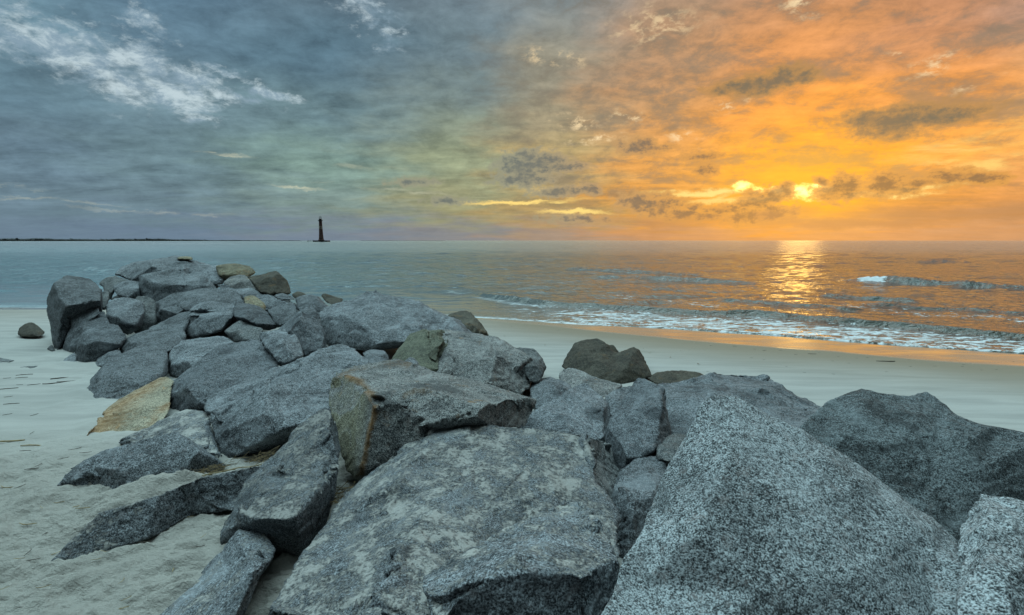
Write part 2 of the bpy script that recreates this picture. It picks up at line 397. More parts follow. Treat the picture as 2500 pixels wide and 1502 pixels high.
# ------------------------------------------------------------------ boulders
FR = {'A': (0,580,800/2470), 'B': (600,600,800/2470), 'C': (1200,780,800/2470), 'D': (1700,900,800/1972),
      'E': (0,880,800/1909), 'F': (600,980,900/2470), 'N': (0,0,1.)}
def conv(fr, p):
    ox, oy, s = FR[fr]; x, y = ox + p[0]*s, oy + p[1]*s
    v = p[2]
    return x, y, (at_y(x, y, v) if v >= 1.3 else at_z(x, y, v))
ROCKS = []
def rock(label, fr, outline, inner=(), ridges=(), mat='g', thick=.9, rough=1., px=3.7, tint=None, rnd=2, group=None, tuck=.9, facet=1., rim=.28):
    pts2, pts3, edges = [], [], []
    for p in outline:
        x, y, v = conv(fr, p); pts2.append((x, y)); pts3.append(v)
    n = len(outline)
    edges = [(i, (i+1) % n) for i in range(n)]
    for p in inner:
        x, y, v = conv(fr, p); pts2.append((x, y)); pts3.append(v)
    for r in ridges:
        last = None
        for p in r:
            x, y, v = conv(fr, p)
            hit = next((i for i, q in enumerate(pts2) if abs(q[0]-x) < .5 and abs(q[1]-y) < .5), None)
            if hit is None: pts2.append((x, y)); pts3.append(v); hit = len(pts2)-1
            if last is not None and last != hit: edges.append((last, hit))
            last = hit
    orig2, orig3 = list(pts2), list(pts3)
    a2 = abs(sum(pts2[i][0]*pts2[(i+1)%n][1]-pts2[(i+1)%n][0]*pts2[i][1] for i in range(n)))/2
    sz = math.sqrt(a2); cx = sum(p[0] for p in pts2[:n])/n; cy = sum(p[1] for p in pts2[:n])/n
    def surf(x, y):
        w = [1/((x-q[0])**2+(y-q[1])**2+4)**1.5 for q in orig2]
        return sum(a*b[1] for a, b in zip(w, orig3))/sum(w)
    for i in range(n):
        x, y = orig2[i]; d = math.hypot(cx-x, cy-y); f = min(.16, .11*sz/d*1.0)
        if i % 2 and n > 14: f *= 1.25
        qx, qy = x+(cx-x)*f, y+(cy-y)*f
        if min(math.hypot(qx-p[0], qy-p[1]) for p in pts2) > max(3, sz*.045):
            pts2.append((qx, qy)); pts3.append(at_y(qx, qy, surf(qx, qy)))
        up = (cy-y)/max(1., d)                      # +1 at the top of the outline, -1 at the bottom
        w = .75 - .35*max(0, up)
        if tuck < .2 and up < -.2: w *= .25
        Y0 = pts3[i][1]; pts3[i] = at_y(x, y, Y0 + rim*w*sz/1250.*Y0)
    pc = sum(p[1] for p in pts2[:n])/n
    hp = max(p[1] for p in pts2) - pc
    for i, (x, y) in enumerate(pts2):
        if y > pc and tuck:
            pts3[i] = at_y(x, y, pts3[i][1]*(1 + tuck*((y-pc)/hp)**1.5*min(hp,260)/1250.))
    cv, ce, cf, ov, oe, of = delaunay_2d_cdt([Vector(p) for p in pts2], edges, [list(range(n))], 1, 1e-4)
    V = []
    o2c = {}
    for i, o in enumerate(ov):
        if o: V.append(pts3[o[0]]); o2c[o[0]] = i
        else:
            # crossing point: inverse distance blend
            d = np.array([(cv[i][0]-q[0])**2+(cv[i][1]-q[1])**2 for q in pts2]); w = 1/(d+1e-6)**2; w /= w.sum()
            zz = sum(w[k]*pts3[k][1] for k in range(len(pts3))); V.append(at_y(cv[i][0], cv[i][1], zz))
    V = [np.array(v, dtype=float) for v in V]
    # boundary loop of the front
    cnt = {}
    for f in cf:
        for a, b in zip(f, f[1:]+f[:1]): cnt[(a, b)] = 1
    bd = {a: b for (a, b) in cnt if (b, a) not in cnt}
    loop = []
    a = next(iter(bd)); st = a
    while True:
        loop.append(a); a = bd[a]
        if a == st or len(loop) > 400: break
    F = [tuple(f) for f in cf]
    cen = np.mean([V[i] for i in loop], axis=0)
    org = np.array([0, 0, H])
    def back(v, shrink, t):
        d = v - org; L = np.linalg.norm(d)
        c = cen - org
        # shrink towards the centre in direction space, then push away
        q = d/np.linalg.norm(d)*(1-shrink) + c/np.linalg.norm(c)*shrink
        return org + q/np.linalg.norm(q)*(L*(1-shrink*.6) + np.linalg.norm(c)*shrink*.6 + t)
    ring = loop
    for sh, t in ((.10, .35), (.38, .8)):
        nr = []
        for i in loop:
            V.append(back(V[i], sh, thick*t)); nr.append(len(V)-1)
        for k in range(len(loop)):
            a, b = ring[k], ring[(k+1) % len(loop)]; c, d = nr[(k+1) % len(loop)], nr[k]
            F.append((b, a, d, c))
        ring = nr
    V.append(back(cen, 0, thick)); ci = len(V)-1
    for k in range(len(loop)):
        F.append((ring[(k+1) % len(loop)], ring[k], ci))
    me = bpy.data.meshes.new('raw'); me.from_pydata([tuple(v) for v in V], [], F)
    bm = bmesh.new(); bm.from_mesh(me); bmesh.ops.recalc_face_normals(bm, faces=bm.faces); bm.to_mesh(me); bm.free()
    tmp = bpy.data.objects.new('raw', me); COL.objects.link(tmp)
    Ym = min(v[1] for v in V)
    vox = max(px * np.mean([V[i][1] for i in loop]) / 1250., .006)
    rm = tmp.modifiers.new('r', 'REMESH'); rm.mode = 'VOXEL'; rm.voxel_size = vox
    dg = bpy.context.evaluated_depsgraph_get(); em = tmp.evaluated_get(dg).to_mesh()
    nv = len(em.vertices); P = np.empty(nv*3); em.vertices.foreach_get('co', P); P = P.reshape(-1, 3)
    Q = np.empty(len(em.loops), dtype=np.int32); em.loops.foreach_get('vertex_index', Q)
    Q = Q.reshape(-1, 4)
    tmp.evaluated_get(dg).to_mesh_clear()
    bpy.data.objects.remove(tmp); bpy.data.meshes.remove(me)
    E = np.concatenate([Q[:, [0,1]], Q[:, [1,2]], Q[:, [2,3]], Q[:, [3,0]]])
    deg = np.bincount(E[:,0], minlength=nv) + np.bincount(E[:,1], minlength=nv)
    def lap(P):
        S_ = np.zeros_like(P)
        for k in range(3):
            S_[:,k] = np.bincount(E[:,0], P[E[:,1],k], nv) + np.bincount(E[:,1], P[E[:,0],k], nv)
        return S_/np.maximum(deg,1)[:,None]
    def normals(P):
        a = P[Q[:,2]]-P[Q[:,0]]; b = P[Q[:,3]]-P[Q[:,1]]; n = np.cross(a, b)
        N = np.zeros_like(P)
        for c in range(4):
            for k in range(3): N[:,k] += np.bincount(Q[:,c], n[:,k], nv)
        return N/np.maximum(np.linalg.norm(N,axis=1),1e-12)[:,None]
    size = float(np.linalg.norm(P.max(0)-P.min(0))); s = size**.6
    seed = len(ROCKS)*3.7
    for _ in range(2): P = P*.5 + lap(P)*.5
    # chisel: gather the surface into flat-ish fracture faces
    rs = np.random.RandomState(len(ROCKS)+5)
    for K, kk, wn in ((int(20*facet), .90, .45), (int(90*facet), .55, .32)) if facet else ():
        N = normals(P)
        Fe = np.concatenate([P/size, N*wn*.5], 1); sub = Fe[rs.choice(nv, min(nv, 4000), replace=False)]
        cc = sub[rs.choice(len(sub), K, replace=False)]
        for _ in range(3):
            lab = ((sub[:,None,:]-cc[None])**2).sum(2).argmin(1)
            for q in range(K):
                if (lab == q).any(): cc[q] = sub[lab == q].mean(0)
        lab = np.concatenate([((Fe[i:i+20000,None,:]-cc[None])**2).sum(2).argmin(1) for i in range(0, nv, 20000)])
        ct = np.maximum(np.bincount(lab, minlength=K), 1)
        cm = np.stack([np.bincount(lab, P[:,k], K)/ct for k in range(3)], 1); nm = np.stack([np.bincount(lab, N[:,k], K)/ct for k in range(3)], 1)
        nm /= np.maximum(np.linalg.norm(nm, axis=1), 1e-9)[:,None]
        D_ = ((P-cm[lab])*nm[lab]).sum(1)
        D_ = np.clip(D_, -.05*s, .05*s)
        P = P - nm[lab]*(kk*D_)[:,None]
        P = P*.5 + lap(P)*.5
    for _ in range(max(0, rnd-2)): P = P*.5 + lap(P)*.5
    N = normals(P)
    d = .016*s*fbm(P*(2.0/s)+seed, 3)*rough
    P = P + N*d[:,None]; N = normals(P)
    # conchoidal steps and chips
    d = -.022*s*np.maximum(0, billow(P*(2.6/s)+seed*1.3, 3)-.12)*rough
    cells = perlin(P*np.array([3.2,3.2,4.5])/s+seed*.7)*3.0
    step = (np.floor(cells)+smooth01(.35,.65,cells-np.floor(cells)))
    d += .010*s*(step-cells)*rough
    d += .010*min(1., s)*fbm(P*9+seed, 3)*rough
    P = P + N*d[:,None]; N = normals(P)
    P = P + N*(.0045*min(2.,.5+s)*fbm(P*28+seed, 2)*rough)[:,None]
    base = np.array([P[:,0].mean(), P[:,1].mean(), P[:,2].min()])
    me = mesh_np('boulder', P-base, Q)
    if tint:
        r, t = tint(P, N)
        attr(me, 'rust', r); attr(me, 'tan', t)
    o = link('boulder', me, M[mat], None, base)
    tag(o, label, 'boulder', group)
    ROCKS.append(o)
    return o
def seg_dist(P, pts):
    """3-D distance from P to a polyline"""
    best = np.full(len(P), 1e9); k = np.array([1, .25, 1]); P = P*k; pts = [p*k for p in pts]
    for a, b in zip(pts[:-1], pts[1:]):
        ab = b-a; t = np.clip(((P-a)@ab)/(ab@ab), 0, 1)
        best = np.minimum(best, np.linalg.norm(P-(a+t[:,None]*ab), axis=1))
    return best
# ------------------------------------------------------------------ the jetty, far end first
rock('added dark filler stone that blackens the gaps of the far pile', 'A', [(800,470,16.2),(1000,380,16.6),(1500,420,16.0),(1900,440,15.8),(2150,480,15.5),(2400,560,14.2),(2450,760,12.6),(2300,900,11.6),(1900,900,12),(1500,900,12.2),(1200,900,12.2),(930,820,12.8),(1080,640,14.0),(900,500,15.6)], mat='gk', thick=.5)  # made-up filler: dark stone stands in for the shade between the boulders
rock('added dark filler stone that darkens the gaps behind the upright shard', 'C', [(300,700,8.6),(500,620,8.9),(900,700,8.6),(1200,800,8.0),(1480,860,7.6),(1500,1000,7.0),(1350,1100,6.5),(1200,1300,6.0),(900,1300,6.2),(600,1000,7.2)], mat='gk', thick=.4)  # added dark stone, gives these gaps their shade
rock('large pale boulder forming the far summit of the pile', 'A', [(855,285,16.2),(870,235,16.6),(960,205,16.8),(1080,170,17),(1150,155,17),(1300,150,17),(1400,153,17),(1500,180,17),(1600,215,16.8),(1690,240,16.5),(1720,300,16),(1690,345,15.6),(1640,395,15.4),(1500,440,15.3),(1300,470,15.2),(1050,440,15.2),(960,330,15.6)],
     inner=[(1150,200,16.2),(1400,200,16.2),(1600,300,15.7)], thick=1.6)
rock('flat little stone lying on top of the far summit boulder', 'A', [(1310,158,16.9),(1340,148,17),(1390,139,17),(1440,143,17),(1470,158,16.8),(1440,175,16.6),(1380,170,16.6)], mat='tb', thick=.5)
rock('broad grey boulder with a dark hollow just under the far summit', 'A', [(1040,275,15.2),(1150,240,15.4),(1280,222,15.5),(1345,250,15.3),(1390,285,15.2),(1560,305,15.1),(1645,350,14.9),(1640,395,14.5),(1550,420,14.2),(1450,450,14),(1200,520,14),(1150,560,14),(1080,500,14.2),(1035,455,14.5),(1038,340,14.9)],
     inner=[(1070,350,14.6),(1180,370,14.4),(1360,350,14.3),(1500,350,14.6)], ridges=[[(1070,350,14.6),(1180,370,14.4),(1360,350,14.3)],[(1345,250,15.3),(1370,300,14.8),(1360,350,14.3)]], thick=1.3)
rock('tan ochre boulder behind the far summit on the right', 'A', [(1615,212,16.4),(1740,196,16.6),(1860,210,16.6),(1915,235,16.4),(1932,278,16.2),(1850,310,15.8),(1700,330,15.7),(1650,290,15.9)], inner=[(1780,250,16.0)], mat='tb', thick=1.)
rock('rounded grey boulder in front of the tan summit boulder', 'A', [(1680,335,15),(1740,295,15.3),(1830,276,15.4),(1890,310,15.2),(1960,390,14.6),(1880,420,14.4),(1700,400,14.5)], inner=[(1840,330,14.8)], mat='gr')
rock('cracked twin-peaked boulder at the right end of the far pile', 'A', [(1850,280,15.2),(1980,290,15.2),(2020,262,15.3),(2060,242,15.4),(2095,243,15.4),(2112,280,15.2),(2165,315,15.1),(2182,345,15),(2185,375,14.8),(2208,420,14.4),(2100,450,14),(2040,450,14),(1940,420,14.2),(1890,340,14.8)],
     inner=[(1985,300,14.8),(2000,370,14.5)], ridges=[[(2095,243,15.4),(2085,320,14.75),(2080,440,14.1)],[(1980,290,15.2),(2060,285,14.9),(2095,285,14.9)]], mat='br', thick=1.)
rock('dark little boulder peeking out at the far left of the summit', 'A', [(735,345,16.3),(800,300,16.5),(860,287,16.5),(900,340,16.0),(840,380,15.9),(760,370,16)], mat='gk', thick=.8)
rock('dark wedge stone leaning below the left side of the summit', 'A', [(765,365,15.9),(860,285,16.2),(985,318,15.8),(960,345,15.4),(870,370,15.3),(850,420,15.1),(850,470,15.0),(800,480,15.1),(790,400,15.4)], mat='gk', thick=.7)
rock('angular boulder with a lit top tucked under the summit on the left', 'A', [(838,380,14.9),(870,350,15.1),(960,320,15.2),(1050,325,15),(1060,470,14.2),(960,470,14),(880,440,14.2)],
     ridges=[[(838,380,14.9),(940,372,14.6),(1050,380,14.5)]], thick=.8)
rock('low dark rock at the waterside end of the pile', 'A', [(2190,440,15.2),(2212,412,15.5),(2270,408,15.6),(2325,430,15.3),(2260,480,14.9)], mat='br', thick=.6)
rock('long flat grey slab running right of the summit', 'A', [(1635,345,15),(1800,362,14.9),(1950,388,14.8),(2060,430,14.4),(2110,465,14.1),(2195,490,13.9),(2140,560,13.5),(2010,560,13.4),(1900,500,13.6),(1780,430,14),(1650,390,14.4)], inner=[(1900,420,14.2)], thick=.9)
rock('small pale stone on the long flat slab', 'A', [(2055,432,14.3),(2130,416,14.4),(2200,440,14.3),(2235,465,14.1),(2140,480,13.9),(2080,460,14)], thick=.5)
rock('small rusty brown rock wedged on the ridge below the flat slab', 'A', [(1828,452,13.6),(1880,430,13.8),(1940,448,13.8),(2005,500,13.5),(2005,565,13.0),(1900,540,13),(1840,500,13.2)], mat='tb', thick=.6)
rock('wide grey slab sloping down across the middle of the far pile', 'A', [(1155,500,13.9),(1230,430,14.3),(1400,375,14.5),(1490,358,14.5),(1560,385,14.3),(1640,388,14.2),(1740,378,14.2),(1790,400,14),(1830,445,13.7),(1850,500,13.2),(1700,530,12.9),(1440,560,12.8),(1300,640,12.5),(1110,700,12.6),(1150,600,13.2)],
     inner=[(1500,450,13.5),(1250,540,13.1)], thick=1.2)
rock('shell-strewn grey stone at the left rim above the round boulder', 'A', [(740,440,13.8),(800,390,14),(825,420,13.9),(825,470,13.6),(790,560,13.1),(740,520,13.2)], mat='gk', thick=.6)
rock('added dark filler stone, shade of the gap beside the round faceted boulder', 'A', [(1020,440,13.6),(1100,440,13.7),(1180,480,13.6),(1190,640,13),(1130,740,12.6),(1020,740,12.5),(980,600,13.1)], mat='gk', thick=.6)  # filler put in so the overhung gap goes black
rock('tall upright slab with a smooth pale flank at the far left', 'A', [(400,345,12.9),(440,315,13.2),(500,288,13.6),(640,292,13.7),(700,320,13.6),(745,365,13.4),(775,400,13.2),(788,450,12.9),(790,540,12.9),(700,640,12.9),(560,740,12.5),(505,800,12.3),(462,868,12.05),(410,872,12.1),(395,800,12.25),(380,640,12.7),(358,560,12.9),(362,480,13),(375,410,13.1)],
     inner=[(520,600,12.6),(620,590,12.75)], ridges=[[(400,345,12.9),(432,400,12.7),(445,480,12.45),(470,550,12.3),(462,640,12.25),(452,760,12.15),(450,866,12.0)],[(470,550,12.3),(510,525,12.3),(620,500,12.4),(700,475,12.5),(788,450,12.9)]], thick=1.1, rough=.7, tuck=.12)
rock('thin slanting shard between the upright slab and the round boulder', 'A', [(525,605,12.5),(600,560,12.6),(650,540,12.7),(745,518,12.8),(765,560,12.4),(700,640,12.2),(540,710,12)], mat='g', thick=.6)
rock('round faceted boulder with a black gap on its right', 'A', [(790,545,12.9),(800,500,13.2),(850,462,13.4),(950,455,13.4),(1040,458,13.3),(1085,500,13),(1105,560,12.7),(1060,640,12.4),(1065,690,12.2),(970,740,12),(900,700,12),(800,640,12.3)],
     ridges=[[(800,500,13.2),(850,560,12.5),(820,620,12.3)],[(1040,458,13.3),(990,520,12.7),(900,600,12.2),(960,670,12.0),(1060,650,12.3)]], thick=.9)
rock('grey boulder leaning below the upright slab', 'A', [(455,880,11.8),(480,800,12),(530,690,12.3),(560,610,12.5),(680,578,12.6),(790,552,12.6),(840,640,12),(740,720,11.5),(620,800,11.4),(590,920,11.2),(530,900,11.4)],
     inner=[(620,680,11.95),(560,800,11.7)], thick=.9, mat='gm')
rock('blocky boulder with a bright top edge resting on the sand', 'A', [(575,962,10.75),(572,880,10.9),(582,790,11.2),(620,725,11.5),(720,665,11.8),(820,632,11.9),(885,655,11.7),(962,738,11.3),(935,800,11),(850,850,10.9),(770,915,10.8),(715,950,10.65)],
     ridges=[[(582,790,11.2),(640,770,10.95),(720,775,10.85),(850,800,10.85),(962,738,11.3)],[(640,770,10.95),(610,860,10.8),(595,955,10.7)]], thick=.9, mat='gm', tuck=.12)
rock('low jagged rock at the foot of the blocky boulder', 'A', [(445,955,10.8),(500,905,11),(570,855,11.2),(585,900,10.9),(585,965,10.65),(480,972,10.65)], mat='g', thick=.5, tuck=.12)
rock('small dark stone at the foot of the upright slab', 'A', [(340,845,12.1),(370,815,12.4),(400,800,12.4),(425,860,11.9),(380,855,11.9)], mat='gk', thick=.4, tuck=.12)
rock('lone brown boulder alone on the sand at far left', 'A', [(125,728,13.8),(150,680,14.0),(200,640,14.2),(240,633,14.2),(290,665,14.1),(345,712,13.9),(325,748,13.6),(220,760,13.5),(150,750,13.6)],
     inner=[(230,690,13.75)], mat='br', thick=.8, tuck=.12)
rock('flat dark stone half sunk in the sand at the left edge', 'A', [(-60,905,11),(0,903,11),(60,918,10.95),(143,930,10.9),(70,942,10.75),(0,950,10.7),(-60,950,10.7)], mat='gk', thick=.35, rnd=1, px=3, tuck=.12)
rock('thin dark rock tip showing in the sand groove at left', 'A', [(38,990,10.2),(150,976,10.35),(250,968,10.4),(335,963,10.4),(300,980,10.25),(60,998,10.15)], mat='gk', thick=.3, rnd=1, px=3, rough=.5, tuck=.12)
rock('boulder with a dark overhanging ledge in the middle of the pile', 'A', [(1430,560,12.6),(1445,520,12.9),(1530,488,13.1),(1640,490,13.1),(1772,490,12.9),(1775,560,12.4),(1755,615,12),(1700,700,11.7),(1590,745,11.5),(1440,770,11.5),(1385,750,11.7),(1400,650,12.1)],
     ridges=[[(1440,540,12.5),(1530,520,12.5),(1650,548,12.45)],[(1440,572,12.9),(1530,572,12.85),(1650,560,12.7)],[(1430,600,12.3),(1530,590,12.2),(1650,575,12.2),(1755,600,12.1)]], thick=.8)
rock('pointed grey boulder with a rough broken underside', 'A', [(1765,478,13),(1850,488,13),(1950,518,12.9),(2040,570,12.6),(2110,660,12),(2065,700,11.7),(1980,700,11.6),(1900,670,11.7),(1800,630,12),(1735,570,12.4)],
     ridges=[[(1765,600,12.0),(1850,600,11.9),(1900,650,11.75),(2000,650,11.7),(2090,650,11.9)],[(1850,488,13),(1880,560,12.3),(1850,600,11.9)]], thick=.8, mat='gm')
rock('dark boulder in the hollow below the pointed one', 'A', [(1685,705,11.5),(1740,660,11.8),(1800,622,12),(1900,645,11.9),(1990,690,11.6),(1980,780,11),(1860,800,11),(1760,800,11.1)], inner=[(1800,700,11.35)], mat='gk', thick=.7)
rock('smooth grey slab face below the wide sloping slab', 'A', [(1100,692,12.1),(1200,640,12.5),(1350,570,12.8),(1435,552,12.8),(1435,640,12.1),(1395,720,11.7),(1300,740,11.5),(1180,730,11.6)], inner=[(1300,660,12.0)], thick=.8)
rock('long slumped boulder left of centre in the pile', 'A', [(880,860,10.9),(900,830,11),(960,750,11.5),(1100,690,11.9),(1200,708,11.7),(1400,695,11.7),(1410,760,11.1),(1330,850,10.4),(1250,890,10.1),(1060,880,10.3),(930,900,10.6)],
     ridges=[[(960,790,11.2),(1080,760,11.2),(1200,790,10.9),(1400,720,11.3)],[(1060,830,10.7),(1200,790,10.9)]], thick=.9)
rock('small sloping stone at the sand edge behind the big dark-faced boulder', 'A', [(700,970,10.5),(740,900,10.8),(830,822,11.2),(890,822,11.1),(930,880,10.7),(860,930,10.4),(760,985,10.3)], inner=[(820,880,10.6)], thick=.5, tuck=.12)
rock('upright triangular boulder near the centre of the pile', 'A', [(2055,705,9.9),(2160,635,10.3),(2280,550,10.6),(2330,516,10.7),(2365,522,10.7),(2400,580,10.5),(2440,680,10.2),(2470,815,9.7),(2420,880,9.3),(2290,920,9.1),(2230,820,9.5),(2150,740,9.7)],
     ridges=[[(2330,516,10.7),(2230,620,10.0),(2200,700,9.75)]], thick=.9, mat='gm')
rock('grey stone between the two peaks behind the triangular boulder', 'A', [(2005,545,12.6),(2100,528,12.7),(2190,485,12.9),(2235,500,12.8),(2250,570,12.2),(2170,660,11.6),(2080,680,11.6)], inner=[(2120,590,12.2)], thick=.8)
rock('grey boulder with a ridge at the skyline left of the mountain-shaped boulder', 'A', [(2220,455,12.8),(2250,437,12.9),(2310,430,13),(2385,428,13),(2430,470,12.8),(2480,520,12.5),(2490,600,12),(2410,620,11.8),(2330,560,12),(2240,560,12.2)],
     ridges=[[(2385,428,13),(2380,480,12.4),(2330,560,12)]], thick=.8)
rock('dark flat rock at the water behind the skyline boulders', 'B', [(555,372,14.2),(575,355,14.4),(640,368,14.4),(745,405,14),(700,450,13.6),(620,440,13.6)], mat='br', thick=.7)
rock('bright-crested boulder left of the triangular one', 'A', [(1945,765,9.6),(1970,705,9.9),(2030,705,9.9),(2100,690,10),(2165,680,10),(2230,730,9.7),(2280,830,9.2),(2293,905,8.8),(2210,960,8.5),(2110,980,8.4),(2060,900,8.7),(1990,830,9.1)],
     inner=[(2120,770,9.2),(2050,770,9.35)], ridges=[[(1970,740,9.65),(2060,750,9.4),(2140,800,9.0),(2120,900,8.7)]], thick=.8)
rock('boulder with a narrow ledge in the middle left of the pile', 'A', [(1245,1030,9.6),(1265,950,9.9),(1285,860,10.4),(1340,800,10.8),(1400,765,11),(1490,752,11.1),(1700,738,11),(1745,770,10.8),(1780,800,10.5),(1700,850,9.9),(1560,930,9.3),(1450,1000,9.0),(1330,1070,9.0),(1290,1060,9.2)],
     ridges=[[(1350,860,10.2),(1450,852,10.0),(1560,840,9.9)],[(1350,885,10.15),(1450,875,10.05),(1560,865,9.9)],[(1290,950,9.6),(1400,930,9.4),(1540,900,9.35)]], thick=.9)
rock('large boulder with a dark front face reaching the sand at left', 'A', [(560,1247,8.1),(572,1218,8.2),(640,1145,8.6),(685,1060,9),(740,1000,9.3),(800,930,9.6),(940,860,10.1),(1080,815,10.3),(1180,812,10.3),(1250,850,10.1),(1278,900,9.8),(1270,1000,9.2),(1240,1060,8.7),(1100,1180,8.2),(900,1260,8.0),(700,1256,8.05)],
     ridges=[[(685,1060,9),(760,1035,8.75),(850,1035,8.65),(1000,1060,8.5),(1120,1060,8.5),(1240,1010,8.9)],[(760,1035,8.75),(740,1140,8.35),(720,1250,8.05)]], thick=1.1, tuck=.12)
rock('big rounded grey boulder beside the tan leaning rock', 'A', [(1205,1380,7.0),(1225,1200,7.6),(1295,1080,8.1),(1330,1045,8.3),(1440,970,8.7),(1530,900,9.0),(1640,830,9.3),(1830,785,9.5),(1950,778,9.5),(2040,850,9.2),(2105,930,8.8),(2110,1000,8.3),(1950,1120,7.7),(1700,1250,7.2),(1530,1330,7.0),(1400,1350,6.9)],
     ridges=[[(1530,900,9.0),(1580,990,8.2),(1560,1130,7.5),(1520,1290,7.0)]], inner=[(1830,900,8.7),(1400,1150,7.4)], thick=1.2, mat='gm')
def tan_tint(P, N):
    r = .62*smooth01(.40, .0, seg_dist(P, [at_z(201,1066,.05), at_y(230,1030,7.0), at_y(265,990,7.4), at_y(320,958,7.8)]))
    r = np.maximum(r, .5*smooth01(.10, .0, seg_dist(P, [at_y(320,958,7.8), at_y(400,917,8.1)])))
    r = np.maximum(r, .5*smooth01(.10, .0, seg_dist(P, [at_y(405,990,7.4), at_y(385,1035,7.0), at_y(280,1070,6.8)])))
    return r, r*0
rock('tan leaning boulder with a rusty orange tip lying on the sand', 'A', [(615,1510,.0),(660,1430,.16),(740,1340,7.25),(840,1260,7.6),(1000,1160,8.0),(1160,1085,8.3),(1240,1040,8.4),(1290,1056,8.3),(1310,1085,8.1),(1290,1170,7.7),(1285,1300,7.2),(1240,1380,6.9),(1100,1450,6.7),(900,1530,6.6),(760,1520,.0)],
     inner=[(1000,1300,7.2),(800,1400,6.95)], mat='tn', thick=.9, rough=.6, rim=.12, tint=tan_tint, tuck=.12)
# middle of the pile (second survey frame)
rock('brown rock behind the right shoulder of the mountain-shaped boulder', 'B', [(1500,525,12.3),(1600,500,12.6),(1675,492,12.6),(1700,510,12.5),(1760,575,12.2),(1805,620,12),(1840,680,11.6),(1740,720,11.2),(1640,640,11.5)],
     ridges=[[(1675,492,12.6),(1710,600,11.8),(1740,720,11.2)]], mat='br', thick=.9)
rock('mountain-shaped grey boulder, the biggest on the skyline', 'B', [(548,505,11.4),(600,465,11.7),(780,408,12),(900,350,12.2),(960,340,12.2),(1030,372,12),(1100,355,12.1),(1170,380,12),(1250,430,11.9),(1320,420,11.9),(1400,460,11.8),(1480,500,11.7),(1640,565,11.6),(1745,655,11.2),(1700,720,10.4),(1480,730,10),(1260,740,9.7),(1130,800,9.4),(960,790,9.3),(860,775,9.5),(720,770,9.8),(630,770,10.2),(600,700,10.5),(570,600,10.9)],
     inner=[(1300,560,10.6),(900,650,10.1),(1350,650,10.2)], ridges=[[(1030,372,12),(1020,430,11.5),(950,500,11.05),(870,590,10.6),(790,660,10.35),(710,720,10.2)],[(1250,430,11.9),(1170,560,10.8),(1100,700,10)],[(620,600,10.8),(680,680,10.3)]], thick=1.5)
rock('rounded small boulder in the gap below the mountain-shaped one', 'B', [(875,800,8.9),(960,780,9.1),(1040,785,9),(1080,830,8.8),(1085,900,8.4),(1040,940,8.1),(940,930,8.1),(900,860,8.5)], inner=[(1000,840,8.55)], thick=.6)
rock('dark stone low at the right rim behind the wedge-shaped boulder', 'B', [(2020,770,9.3),(2080,756,9.5),(2180,785,9.4),(2240,850,9.1),(2262,900,8.9),(2245,980,8.5),(2220,1040,8.2),(2130,1050,8.1),(2080,900,8.6)],
     ridges=[[(2180,785,9.4),(2190,900,8.7),(2200,1030,8.2)]], mat='gk', thick=.8)
rock('wedge-shaped boulder with brown broken end facing the beach', 'B', [(1460,632,9.6),(1550,640,9.6),(1700,655,9.5),(1850,680,9.4),(1950,718,9.2),(2060,790,9),(2120,800,9),(2175,850,8.8),(2182,880,8.7),(2165,960,8.4),(2140,1115,7.7),(2000,1130,7.5),(1800,1090,7.4),(1500,1010,7.5),(1420,960,7.7),(1440,800,8.6)],
     ridges=[[(1950,718,9.2),(1880,775,8.7),(1835,840,8.35),(1800,930,7.95),(1780,1060,7.5)],[(2120,800,9),(2090,900,8.35),(2030,960,8.2),(2000,1100,7.6)],[(1640,750,8.9),(1580,850,8.5),(1600,950,8.0)]], thick=1.2, mat='gr')
rock('cracked olive-brown block at the left end of the wedge-shaped boulder', 'B', [(1100,870,8.4),(1130,790,8.8),(1200,720,9.1),(1255,655,9.35),(1310,640,9.45),(1360,655,9.35),(1400,632,9.5),(1480,627,9.5),(1545,700,9.1),(1550,735,8.9),(1510,780,8.6),(1470,870,8.2),(1485,970,7.7),(1400,1000,7.5),(1300,960,7.6),(1200,930,7.9)],
     ridges=[[(1360,655,9.35),(1372,760,8.95),(1395,840,8.5),(1440,870,8.25),(1475,950,7.8)],[(1330,660,9.25),(1340,760,8.6),(1370,850,8.2),(1420,890,8.0)],[(1390,760,8.6),(1420,840,8.2)]], mat='ol', thick=1.0)
rock('small blue-grey stone peeking over the rust-edged boulder', 'B', [(1175,875,7.7),(1240,840,7.9),(1280,850,7.9),(1312,900,7.6),(1300,940,7.3),(1230,930,7.3)], thick=.5)
rock('long tilted slab with a pale left face in the middle foreground', 'N', [(492,985,6.5),(508,968,6.8),(551,951,7.1),(609,930,7.4),(680,896,7.8),(800,849,8.3),(827,841,8.4),(859,843,8.3),(882,859,8.1),(908,888,7.7),(900,915,7.3),(850,960,6.8),(830,1010,6.3),(800,1050,6.0),(745,1060,5.8),(690,1110,5.6),(645,1120,5.45),(590,1135,5.3),(545,1138,5.3),(522,1105,5.6),(515,1050,5.9),(495,1010,6.2)],
     inner=[(800,900,7.6),(700,960,6.7)], ridges=[[(640,930,7.1),(655,965,6.35),(645,1010,5.85),(622,1060,5.55),(595,1100,5.35)],[(595,1100,5.35),(700,1060,5.6),(800,1000,6.2)]], thick=1.0)
